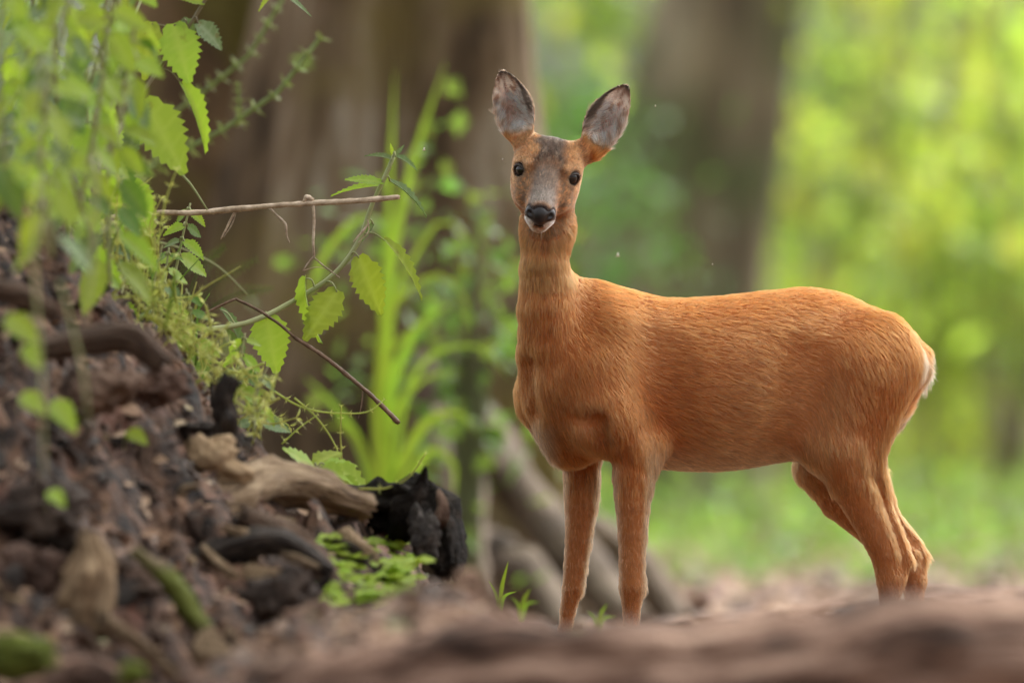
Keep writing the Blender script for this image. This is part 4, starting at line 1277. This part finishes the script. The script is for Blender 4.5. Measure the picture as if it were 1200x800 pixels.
def px_plant(name, label, cat, stem, r_px, D, leaves, sets, smat, group=None, seed=1, petiole=True):
    """a plant traced stem by stem; leaves: base x, y, tip x, y, width, facing, set index, depth offset"""
    k = D / CAM_D / 700
    sp = smooth_path([P(q[0], q[1], D + (q[2] if len(q) > 2 else 0)) for q in stem], 26)
    t = empty(name, sp[0])
    G = Geo()
    G.add(*tube(sp, np.interp(np.linspace(0, 1, 26), [0, 1], r_px) * k, 7, .08, seed))
    for i, lf in enumerate(leaves):
        bx, by, tx, ty, w, face, si = lf[:7]; dd = lf[7] if len(lf) > 7 else 0
        b_, t_ = P(bx, by, D + dd * .4), P(tx, ty, D + dd)
        put_leaf(sets[si][i % len(sets[si])], b_, t_, face, t, w)
        if petiole:
            j = np.argmin(np.linalg.norm(sp - b_, axis=1)); a = sp[j]
            if 1e-4 < np.linalg.norm(a - b_) < .09:
                mid = (a + b_) / 2 + np.array([0, -.004, .006])
                G.add(*tube(smooth_path([a, mid, b_ + (t_ - b_) * .03], 7), np.full(7, max(.0007, k * 1.1)), 5))
    G.obj('stem', smat, t)
    return tag(t, label, cat, group)

CF, UF, RF, LF = (0, -1, .25), (0, -.35, 1), (.8, -.6, .3), (-.8, -.6, .3)      # facing the lens, the sky, right, left
DN = 18.75
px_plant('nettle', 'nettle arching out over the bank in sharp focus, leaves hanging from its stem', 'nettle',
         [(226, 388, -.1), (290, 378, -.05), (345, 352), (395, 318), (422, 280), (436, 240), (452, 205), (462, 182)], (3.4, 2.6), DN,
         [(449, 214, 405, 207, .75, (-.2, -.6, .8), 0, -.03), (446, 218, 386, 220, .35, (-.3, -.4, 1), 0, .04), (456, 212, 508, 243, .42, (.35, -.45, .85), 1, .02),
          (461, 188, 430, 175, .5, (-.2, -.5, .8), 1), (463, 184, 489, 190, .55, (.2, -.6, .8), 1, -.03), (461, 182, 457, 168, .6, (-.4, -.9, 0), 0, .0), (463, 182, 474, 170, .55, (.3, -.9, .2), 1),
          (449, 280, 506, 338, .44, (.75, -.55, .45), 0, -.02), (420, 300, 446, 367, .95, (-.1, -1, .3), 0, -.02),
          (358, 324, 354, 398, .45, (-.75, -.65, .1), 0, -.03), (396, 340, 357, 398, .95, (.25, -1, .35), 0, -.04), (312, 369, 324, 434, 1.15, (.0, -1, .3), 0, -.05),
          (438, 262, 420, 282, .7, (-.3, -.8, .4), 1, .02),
          (258, 362, 296, 406, .40, (.5, -.6, .5), 1, -.04), (262, 383, 290, 434, .35, (.5, -.7, .2), 1, -.03), (232, 402, 222, 462, 1.15, (.1, -1, .2), 2, -.05)],  # last leaf uses the deep set: shade put into its colour
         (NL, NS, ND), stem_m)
px_plant('tall_nettle', 'tall nettle with large toothed leaves and a thin brown stem near the top edge', 'nettle',
         [(118, 215, -.2), (142, 149, -.1), (186, 81), (222, 30), (243, -5), (262, -40)], (2.6, 2.0), 18.4,
         [(203, 28, 222, 96, 1.15, (.1, -1, .2), 0, -.04), (178, 26, 166, 92, .95, (-.3, -1, .2), 0, -.02), (231, 27, 262, 53, 1.15, (.1, -.8, .7), 1, -.02), (214, 22, 230, 42, 1.1, (0, -.8, .6), 1),
          (212, 97, 257, 166, .50, (.55, -.75, .3), 0, -.02), (168, 118, 217, 202, 1.0, (.1, -1, .35), 0, -.05), (152, 210, 180, 274, .9, (.2, -1, .2), 0, -.03), (150, 150, 120, 190, .9, (-.2, -1, .3), 0),
          (160, 140, 150, 188, .8, (.1, -1, .3), 1, -.05), (240, 4, 205, -12, .9, (0, -.8, .6), 0), (130, 180, 160, 232, .8, (.2, -.9, .4), 2, -.04)],
         (NL, NS, ND), stem_brown_m)
px_plant('overhanging_nettle', 'nettle shoot dipping in from the top edge above the pale cleavers stem', 'nettle', [(110, 230, -.4), (150, 40, -.2), (215, -80, 0), (285, -75, .2), (318, -34, .15), (332, -8, .1)], (2, 1.4), 18.6,
         [(331, -8, 367, 17, .4, (.4, -.5, .7), 1), (326, -14, 300, 10, .6, (-.3, -.6, .7), 0), (318, -28, 350, -30, .8, UF, 0)], (NL, NS, ND), stem_m)
px_plant('yellow_green_nettle', 'small yellow green nettle at the bank edge under the dead twig', 'nettle', [(120, 400, -.2), (140, 350, -.1), (150, 300), (156, 250)], (2.4, 1.6), 18.3,
         [(152, 262, 180, 318, .95, (.3, -1, .2), 0, -.03), (150, 258, 122, 300, .85, (-.3, -.9, .3), 0, .02), (156, 250, 170, 228, .6, (.2, -.9, .3), 0), (146, 310, 176, 350, .9, (.2, -1, .3), 0, -.04),
          (146, 320, 118, 352, .9, (-.2, -1, .4), 2, -.02), (138, 352, 165, 388, .9, (.3, -.9, .3), 0, -.03)], (NL, NS, ND), stem_m)

# blurred nettles crowding the upper left corner, nearer to the lens
def corner_nettle(i, label, x0, y0, x1, y1, D, n, size):
    D = D + .55; n = n + 4
    lv = []
    for j in range(n):
        u = (j // 2 + .6) / (n / 2 + .3); sgn = 1 if j % 2 else -1
        bx, by = x0 + (x1 - x0) * u + sgn * 3, y0 + (y1 - y0) * u
        a = rng.uniform(-.2, .8)
        Ls = size * 1.05 * (1.05 - .4 * u) * rng.uniform(.75, 1.2)
        lv.append((bx + sgn * 8, by - 4, bx + sgn * Ls * math.cos(a) * rng.uniform(.5, 1), by + Ls * math.sin(a) + rng.uniform(0, 12), rng.uniform(.7, 1.1),
                   (rng.uniform(-.4, .4), -rng.uniform(.4, 1), rng.uniform(.3, 1)), int(rng.choice([0, 0, 0, 0, 0, 1, 2])), rng.uniform(-.08, .08)))
    px_plant('corner_nettle', label, 'nettle', [(x0, y0, .1), ((x0 + x1) / 2 + rng.uniform(-8, 8), (y0 + y1) / 2, .05), (x1, y1, 0)], (3, 2), D, lv, (NL, NS, ND), stem_m, 'blurred nettles crowding the top corner', i)
for i, a in enumerate((
        ('blurred nettle at the very left edge, highest leaves cut by the corner', 8, 240, 2, -40, 15.6, 18, 62),
        ('blurred nettle leaning right across the top corner', 40, 230, 92, -40, 15.9, 18, 60),
        ('soft blurred nettle in front of the tall nettle with the brown stem', 92, 250, 128, -30, 16.2, 16, 58),
        ('large leaved blurred nettle drooping low over the shaded bank', 60, 300, 48, 60, 15.2, 12, 56),
        ('pale blurred nettle rising beside the bank edge and dead twig', 128, 330, 136, 70, 16.6, 12, 56),
        ('blurred nettle with its top leaves touching the upper picture edge', 66, 120, 70, -60, 16.6, 14, 60),
        ('darker blurred nettle deep in the corner foliage', 22, 210, 34, 40, 16.8, 12, 56),
        ('blurred nettle whose leaves overlap the big toothed leaf', 128, 190, 160, 20, 16.4, 12, 54),
        ('bright nettle behind the blurred ones, second from the left edge', 30, 170, 44, -50, 17.4, 16, 58),
        ('bright nettle behind the blurred ones, close left of the tall nettle', 110, 240, 104, 0, 17.5, 16, 56),
        ('nettle rising low behind the corner foliage beside the dead twig root', 84, 330, 78, 130, 17.2, 12, 54),
        ('blurred nettle bending along the top edge right of the corner', 100, 110, 150, -50, 17.0, 14, 56))):
    corner_nettle(i, *a)
for (px, py, tx, ty, D, lb) in ((8, 372, 44, 396, 15.0, 'single green leaf on the dark upper bank at the left edge'), (30, 405, 46, 428, 15.0, 'small green leaf just below the single leaf at the left edge'),
                                (26, 462, 52, 480, 15.1, 'lime green leaf low on the dark bank at the left edge'), (150, 505, 170, 515, 16.2, 'tiny green leaf among the crumbs in mid bank'),
                                (58, 575, 74, 588, 15.2, 'small round lime leaf above the large dark clod'), (62, 470, 88, 500, 15.4, 'pale green leaf hanging beside the lime leaf'), (2, 200, 24, 250, 15.2, 'deep green leaf in the dark hollow under the corner nettles')):
    D = BD(D)
    t = empty('seedling', P(px, py + 20, D)); put_leaf((NL if py > 300 else ND)[2], P(px, py, D), P(tx, ty, D - .03), (.1, -1, .5), t, 1.1)
    G = Geo(); G.add(*tube(smooth_path([P(px - 4, py + 22, D + .1), P(px - 3, py + 8, D + .02), P(px, py, D)], 6), np.full(6, .0011), 5)); G.obj('stem', stem_m, t)
    tag(t, lb, 'seedling')
# thin stems and dry stalks hanging at the left edge
for i, (pth, r, D, m, lb) in enumerate((
        ([(45, 210), (40, 300), (48, 420), (52, 560)], 2.2, 15.2, stem_m, 'thin green trailing stem hanging down the left of the bank'),
        ([(112, 180), (110, 260), (106, 330), (100, 380)], 3.0, 15.5, stem_m, 'pale green upright stem before the bank edge'),
        ([(70, 330), (84, 380), (98, 440), (104, 500)], 1.8, 15.4, stem_m, 'fine green trailing stem over the jutting root'),
        ([(78, 190), (92, 230), (104, 270), (108, 300)], 3.0, 16.6, stem_brown_m, 'brown dry stalk before the bank edge under the nettles'),
        ([(180, 282), (215, 292), (255, 312), (290, 345)], 1.6, 19.6, stem_m, 'long thin green stalk arching behind the cleavers'),
        ([(150, 150), (190, 185), (220, 212), (243, 246)], 2.0, 18.6, stem_m, 'narrow green grass leaf pointing down to the dead twig'),
        ([(172, 262), (168, 320), (150, 345)], 1.3, 18.4, stem_m, 'short upright green stalk crossing the dead twig'),
        ([(206, 320), (200, 355), (192, 388)], 2.4, 17.4, grass_m, 'short blurred green blade in front of the cleavers'))):
    v, f = limb(pth, [r, r, r * .5], D, 12, 6, .05, i)
    tag(mesh_obj('trailing_stem' if i != 5 else 'grass_leaf', v, f, m), lb, 'stem')

# ------------------------------------------------------------------ cleavers
def sprig(name, label, path, D, step_px, leaf_px, r_px=1.6, group=None, n_leaf=7, taper=True, mat=None, lw=.10):
    k = D / CAM_D / 700
    pts = smooth_path([P(q[0], q[1], D + (q[2] if len(q) > 2 else 0)) for q in path], 24)
    t = empty(name, pts[0])
    G = Geo(); G.add(*tube(pts, np.linspace(r_px, r_px * .55, 24) * k, 6, .05)); G.obj('stem', mat or cleaver_m, t)
    seg = np.concatenate([[0], np.cumsum(np.linalg.norm(np.diff(pts, axis=0), axis=1))])
    T = unit(np.gradient(pts, axis=0)); GL = Geo()
    s = seg[-1]; first = True
    while s > 0:
        c = np.array([np.interp(s, seg, pts[:, a]) for a in range(3)]); tg = unit(np.array([np.interp(s, seg, T[:, a]) for a in range(3)]))
        U = unit(np.cross(tg, rng.normal(size=3))); W = np.cross(tg, U)
        fr = s / seg[-1]; Ls = leaf_px * k * ((1.15 - .6 * fr) if taper else 1)
        for j in range(n_leaf):
            a = 6.283 * j / n_leaf + rng.uniform(-.3, .3)
            d = U * math.cos(a) + W * math.sin(a)
            l = Ls * rng.uniform(.75, 1.2); d2 = unit(d + tg * rng.uniform(.1, .6)); sd_ = unit(np.cross(d2, tg)); nn = np.cross(sd_, d2)
            wv = l * lw
            v = [c, c + d2 * l * .55 - sd_ * wv + nn * l * .04, c + d2 * l * .55 + sd_ * wv + nn * l * .04, c + d2 * l - nn * l * .06]
            GL.add(v, [(0, 1, 2), (1, 3, 2)])
        s -= step_px * k * (rng.uniform(.8, 1.2)) * ((.55 + .5 * (1 - fr)) if taper else 1); first = False
    o = GL.obj('leaves', mat or cleaver_m, t, False); o['kind'] = 'stuff'
    return tag(t, label, 'cleavers', group)
cleaver_far_m = leaf_mat('cleavers_soft', (.26, .32, .12), (.34, .42, .10), .35, .6, 60, .15, .01)
sprig('cleavers', 'upper of two pale cleavers stems reaching up to the right before the dark trunk', [(60, 262, -2.7), (120, 190, -1.3), (190, 140), (240, 108), (285, 72), (318, 32), (334, -6)], 21.0, 34, 30, 4.5, mat=cleaver_far_m, lw=.24, n_leaf=9)
sprig('cleavers', 'lower of two pale cleavers stems reaching up to the right before the dark trunk', [(90, 300, -2.5), (150, 222, -1.0), (222, 172), (272, 146), (318, 114), (350, 86), (374, 46)], 20.7, 38, 30, 4.5, mat=cleaver_far_m, lw=.24, n_leaf=9)
sprig('cleavers', 'short cleavers side shoot standing on the lower pale stem', [(276, 148), (280, 128), (279, 100)], 20.9, 18, 17, 3, mat=cleaver_far_m, lw=.24, n_leaf=8)
sprig('cleavers', 'cleavers sprig reaching right past the tip of the brown twig', [(312, 452), (352, 476), (400, 484), (436, 480), (450, 468)], 18.5, 34, 11, 1.5)
sprig('cleavers', 'cleavers sprig dropping from the bank to the light green herb', [(345, 466), (370, 488), (392, 520), (404, 552)], 18.5, 34, 11, 1.4)
sprig('cleavers', 'upright cleavers tip standing over the light green herb', [(402, 560), (400, 530), (399, 505), (400, 476)], 18.45, 26, 12, 1.4)
sprig('cleavers', 'cleavers sprig lying along the top of the charred log', [(420, 572), (455, 571), (475, 562), (490, 545), (499, 531)], 18.0, 26, 11, 1.6)
sprig('cleavers', 'thin cleavers sprig climbing toward the brown twig from below', [(330, 520), (352, 500), (372, 486)], 18.4, 24, 11, 1.2)
cnt = 0
while cnt < 52:
    u, w = rng.random(), rng.normal(0, .5)
    x = 150 + 165 * u + w * 30; y = np.interp(x, [100, 150, 180, 220, 260, 300, 340], [285, 305, 345, 388, 430, 474, 518]) + rng.uniform(-26, 30)
    a = R(rng.choice([38, 46, 30, 150, -20, 80, 110])) + rng.normal(0, .35); Ls = rng.uniform(40, 95)
    D = 18.1 + rng.uniform(-.35, .4)
    dx, dy = math.cos(a) * Ls, math.sin(a) * Ls * .8
    sprig('cleavers', 'tangled cleavers stem in the pale mat along the bank edge', [(x - dx / 2, y - dy / 2 - 4), (x + rng.uniform(-6, 6), y + rng.uniform(-8, 8)), (x + dx / 2, y + dy / 2)], D, 20, 19, 1.8, 'pale tangled cleavers along the bank edge', 7, False, lw=.10)
    cnt += 1
for i in range(30):
    x, y = rng.uniform(88, 190), rng.uniform(205, 340)
    sprig('cleavers', 'cleavers shoot climbing among the nettles on the bank crest', [(x, y + 50), (x + rng.uniform(-8, 12), y + 20), (x + rng.uniform(-10, 25), y - 15)], 18.0 + rng.uniform(-.2, .3), 20, 14, 1.4, 'cleavers shoots on the bank crest', 7, False)

# fine upright stalks standing through the cleavers
for i in range(34):
    u = rng.random(); x = 95 + 215 * u; y = np.interp(x, [90, 150, 180, 220, 260, 300, 340], [290, 318, 362, 408, 448, 488, 528]) + rng.uniform(-6, 16)
    h = rng.uniform(40, 105) * (1.1 - .5 * u); ln_ = rng.normal(.15, .35) * h
    v, f = limb([(x, y + 12), (x + ln_ * .25, y - h * .5), (x + ln_, y - h)], [1.5, 1.2, .5], 18.25 + rng.uniform(-.3, .35), 9, 5, .05, i)
    tag(mesh_obj('fine_stalk', v, f, (stem_m, grass_m, cleaver_m)[i % 3]), 'fine green stalk standing among the cleavers on the bank edge', 'stalk', 'fine stalks along the bank edge')
for (x, y, D, tx, lb) in ((188, 352, 18.5, 10, 'young nettle standing where the dead twig leaves the bank'), (232, 400, 18.35, -14, 'young nettle low in the cleavers below the arching nettle'), (275, 452, 18.3, 12, 'young nettle beside the thin dark upright twig'),
                         (118, 300, 18.2, 14, 'young bright nettle on the bank crest left of the yellow green one'), (305, 492, 18.35, -8, 'young nettle at the low end of the cleavers mat'), (205, 300, 18.8, 18, 'slim young nettle just under the dead twig')):
    lv = []
    for j in range(8):
        u = (j // 2 + 1) / 4.4; sg = 1 if j % 2 else -1; L_ = 34 * (1.15 - .6 * u) * rng.uniform(.8, 1.2)
        bx, by = x + tx * u + sg * 2, y + 18 - 78 * u
        lv.append((bx, by, bx + sg * L_ * rng.uniform(.6, 1), by + L_ * rng.uniform(.1, .7), rng.uniform(.8, 1.1), (sg * .2, -.8, rng.uniform(.3, .9)), int(rng.choice([0, 0, 2, 1])), rng.uniform(-.05, .05)))
    px_plant('young_nettle', lb, 'nettle', [(x, y + 22), (x + tx * .4, y - 15), (x + tx, y - 62)], (1.8, 1.2), D, lv, (NL, NS, ND), stem_m)

# ------------------------------------------------------------------ grass
def blade_geo(path, w_px, D, n=16, droop=0):
    k = D / CAM_D / 700
    pts = smooth_path([P(q[0], q[1], D + (q[2] if len(q) > 2 else 0)) for q in path], n)
    T = unit(np.gradient(pts, axis=0)); v, f = [], []
    for i in range(n):
        t = i / (n - 1); sd_ = unit(np.cross(T[i], (.25, -1, .3)))
        up = np.cross(sd_, T[i])
        w = w_px * k * .5 * min(1, .55 + 1.6 * t) * (1 - max(0, (t - .45) / .55) ** 1.8)
        v += [pts[i] - sd_ * w + up * w * .35, pts[i] - up * w * .1, pts[i] + sd_ * w + up * w * .35]
    for i in range(n - 1):
        for j in range(2): f.append((i * 3 + j, i * 3 + j + 1, i * 3 + 4 + j, i * 3 + 3 + j))
    return v, f
def tuft(name, label, blades, D, base, mat=None):
    t = empty(name, base)
    for i, (pth, w) in enumerate(blades):
        G = Geo(); G.add(*blade_geo(pth, w, D + .12 * math.sin(i * 2.4))); G.obj('blade', mat or grass_m, t)
    return tag(t, label, 'grass')
tuft('grass_tuft', 'tuft of tall broad grass blades arching in front of the tree roots', [
    ([(452, 640), (448, 420), (456, 230), (463, 78)], 11), ([(456, 640), (450, 380), (478, 210), (524, 68)], 13),
    ([(446, 600), (440, 470), (446, 390), (441, 340)], 10), ([(452, 600), (466, 430), (500, 372), (540, 352)], 13), ([(455, 590), (470, 470), (506, 440), (548, 436)], 8),
    ([(452, 560), (468, 350), (515, 322), (540, 340), (545, 405)], 7), ([(455, 540), (480, 310), (522, 258), (552, 285), (572, 325)], 7),
    ([(445, 600), (470, 545), (505, 492), (535, 484), (562, 512)], 13), ([(448, 605), (480, 560), (510, 528), (528, 540), (532, 585)], 10),
    ([(440, 600), (420, 520), (385, 470), (355, 440)], 12), ([(450, 600), (520, 410), (555, 405), (602, 448)], 7),
    ([(360, 345), (385, 292), (430, 254), (462, 262)], 8), ([(452, 600), (446, 520), (466, 400), (500, 380), (520, 384)], 8), ([(444, 590), (430, 540), (400, 500), (372, 500)], 10)], 23.8, P(448, 640, 23.8))
for i, (x, y, lb) in enumerate(((584, 708, 'small thin grass blade tuft at the root foot left of the far foreleg'), (540, 700, 'short pale grass sprouting behind the litter heap'), (700, 728, 'tiny grass sprout between the forelegs'), (610, 712, 'faint grass tuft beside the far foreleg'))):
    h = (52, 26, 22, 24)[i]
    tuft('grass_tuft', lb, [([(x, y + 14), (x + 4, y - h * .4), (x + 12, y - h)], 5), ([(x, y + 14), (x - 5, y - h * .3), (x - 12, y - h * .55)], 4), ([(x + 2, y + 14), (x + 8, y - h * .2), (x + 22, y - h * .3)], 4)], 19.3 if i == 0 else 17.6, P(x, y + 14, 18))

# light green herb and the herb patch under the charred log
px_plant('broad_leaved_herb', 'light green broad leaved herb behind the stout rotten branch', 'herb', [(372, 585, .1), (375, 565), (372, 548)], (2.5, 2), 18.3,
         [(370, 552, 334, 522, 1.0, (-.1, -.6, 1), 0, -.05), (368, 546, 400, 524, .9, (.1, -.6, 1), 0, .05), (372, 552, 398, 548, 1.2, (0, -.7, .9), 0, -.06), (385, 548, 436, 565, .9, (.2, -.6, .9), 0, -.03),
          (372, 556, 345, 552, 1.0, (-.2, -.6, .9), 0, -.07), (380, 545, 420, 540, .9, (.1, -.4, 1), 0, .02), (392, 560, 425, 575, .9, (.2, -.7, .8), 0, -.05)], (HL,), stem_m)
cnt = 0
while cnt < 64:
    x = rng.uniform(372, 490); y = rng.uniform(628, 712)
    if x + (y - 620) * .1 < 380 or (x > 470 and y < 650): continue
    q, D = surf(x, y, 16.2, 18.4); q = P(x, y, D - .02); t = empty('low_herb', q)
    G = Geo(); G.add(*tube(smooth_path([q + [0, .02, -.03], q + [0, .005, -.01], q], 5), np.full(5, .0009), 5)); G.obj('stem', stem_m, t)
    for j in range(5):
        a = j * 1.2566 + rng.uniform(-.4, .4); l = rng.uniform(.016, .032)
        put_leaf(HL[j % 4], q, q + np.array([math.cos(a) * l, math.sin(a) * l * .9 - .003, rng.uniform(-.004, .007)]), (rng.uniform(-.2, .2), -.55, .9), t, 1.1)
    tag(t, 'low bright herb in the small green patch under the charred log', 'herb', 'low herbs in the green patch'); cnt += 1
for (px, py, D, r, lb) in ((22, 768, 14.9, (42, 26, 24), 'bright cushion of moss in the bottom left corner'), (155, 788, 14.8, (16, 12, 12), 'small dull moss cushion at the bottom edge beside the tan stick')):
    k = D / CAM_D / 700; v, f = lump(P(px, py, D), np.array(r) * k, None, 7, .3, 30, 2.5); tag(mesh_obj('moss_cushion', v, f, moss_m), lb, 'moss')
# feathery plant behind the bank
t = empty('feathery_plant', P(205, 400, 20.4)); G = Geo(); GL = Geo()
for (ax, ay, bx, by) in ((205, 395, 300, 305), (210, 380, 262, 290), (215, 390, 318, 338), (205, 380, 228, 296)):
    pts = smooth_path([P(ax, ay, 20.4), P((ax + bx) / 2 - 6, (ay + by) / 2 - 12, 20.4), P(bx, by, 20.3)], 18); G.add(*tube(pts, np.linspace(.0016, .0006, 18), 5))
    for i in range(5, 18):
        for sg in (-1, 1):
            d = unit(pts[i] - pts[i - 1]); sd_ = unit(np.cross(d, (0, -1, .2))) * sg
            for j in range(5):
                l = .030 * (1.1 - i / 20); c = pts[i] + (sd_ + d * .6) * l * j / 5
                for s2 in (-1, 1):
                    e = c + (d * 1.0 + sd_ * .4 * s2) * l * .28; w = np.cross(d, sd_) * .0012
                    GL.add([c - w, c + w, e], [(0, 1, 2)])
G.obj('stem', nettle_deep_m, t); o = GL.obj('leaflets', nettle_deep_m, t, False); o['kind'] = 'stuff'
tag(t, 'feathery dark green plant behind the bank under the dead twig', 'plant')

# ------------------------------------------------------------------ twigs
def twig(name, label, main, r_px, D, sides, mat=twig_m):
    t = empty(name, P(main[0][0], main[0][1], D))
    v, f = limb(main, r_px, D, 70, 10, .22, 3, fibre=.12); adopt(t, mesh_obj('main_twig', v, f, mat))
    for pth, r in sides:
        v, f = limb(pth, r, D, 16, 7, .22, 5, fibre=.1); adopt(t, mesh_obj('side_twig', v, f, mat))
    return tag(t, label, 'twig')
twig('dead_twig', 'long bare dead twig sticking out level from the bank', [(84, 261), (130, 256), (182, 250), (232, 249), (275, 245), (320, 241), (362, 238), (420, 235), (466, 231)], [3.6, 3.4, 3.1, 3.4, 3.0, 3.6, 3.0], 18.7,
     [([(276, 246), (270, 258), (264, 270), (259, 280)], [1.6, 1.3, .7]), ([(277, 247), (272, 262), (262, 278)], [1, .8, .5]), ([(316, 244), (326, 254), (334, 262), (336, 276), (339, 284)], [1.7, 1.5, 1.3, .8]),
      ([(367, 238), (368, 262), (367, 285), (368, 300)], [1.9, 1.6, 1.6, 1.2]), ([(368, 300), (361, 308), (355, 317)], [1.1, .9, .6]), ([(368, 302), (380, 312), (398, 325)], [1.1, .9, .5]), ([(355, 317), (372, 313), (386, 316)], [.6, .5, .4]),
      ([(356, 236), (360, 231), (366, 234)], [2.2, 3.2, 2.5]), ([(432, 262), (424, 272), (414, 283)], [1.0, 1.3, .6]), ([(431, 258), (432, 270), (420, 284)], [.7, .6, .5])])
twig('brown_twig', 'brown twig slanting down to the right below the arching nettle', [(346, 396), (380, 418), (410, 442), (440, 468), (466, 494)], [2.0, 2.4, 2.6, 3.2], 18.7,
     [([(346, 396), (325, 378), (300, 362), (276, 350)], [1.8, 1.8, 1.6]), ([(276, 350), (250, 362), (225, 374), (190, 388)], [1.6, 1.5, 1.2]), ([(246, 372), (240, 390), (235, 408)], [1.1, 1, .6]), ([(425, 458), (424, 472), (420, 490)], [.9, .8, .4])],
     rough_mat('brown_twig_bark', [(.3, (.08, .045, .028)), (.6, (.20, .125, .08)), (.8, (.36, .26, .19))], scale=60, bump=.4, bump_scale=200, dist=.002, rough=.55))
twig('thin_dark_twig', 'thin dark twig standing upright among the cleavers', [(247, 436), (248, 460), (249, 492)], [1.8, 2.2, 1.8], 17.9, [], wood_dark)

# ------------------------------------------------------------------ midges in the air
wing_m = leaf_mat('insect_wing', (.7, .66, .58), (.7, .66, .58), .5, .4, 10, .05, .0)
for (px, py, D, s, lb) in ((724, 300, 18.2, 5, 'pale blurred insect hovering right of the deer\'s neck'), (768, 125, 18.9, 2.6, 'tiny pale insect in the air right of the raised ear'), (589, 188, 18.9, 3, 'tiny pale insect in the air left of the deer\'s eye'),
                           (835, 310, 18.9, 2, 'tiny pale insect in the air over the deer\'s back'), (497, 176, 18.95, 4, 'small insect flying beside the grass blade tips')):
    k = D / CAM_D / 700; c = P(px, py, D); t = empty('midge', c)
    v, f = tube([c - [s * k * .5, 0, 0], c, c + [s * k * .5, 0, s * k * .1]], np.array([.3, .7, .2]) * s * k * .3, 6); adopt(t, mesh_obj('body', v, f, twig_m))
    for sg in (-1, 1):
        G = Geo(); G.add([c, c + np.array([.4, sg * .5, 1.0]) * s * k * .7, c + np.array([-.1, sg * .6, 1.2]) * s * k * .7, c + np.array([-.3, sg * .2, .5]) * s * k * .7], [(0, 1, 2, 3)]); G.obj('wing', wing_m, t)
    tag(t, lb, 'insect')
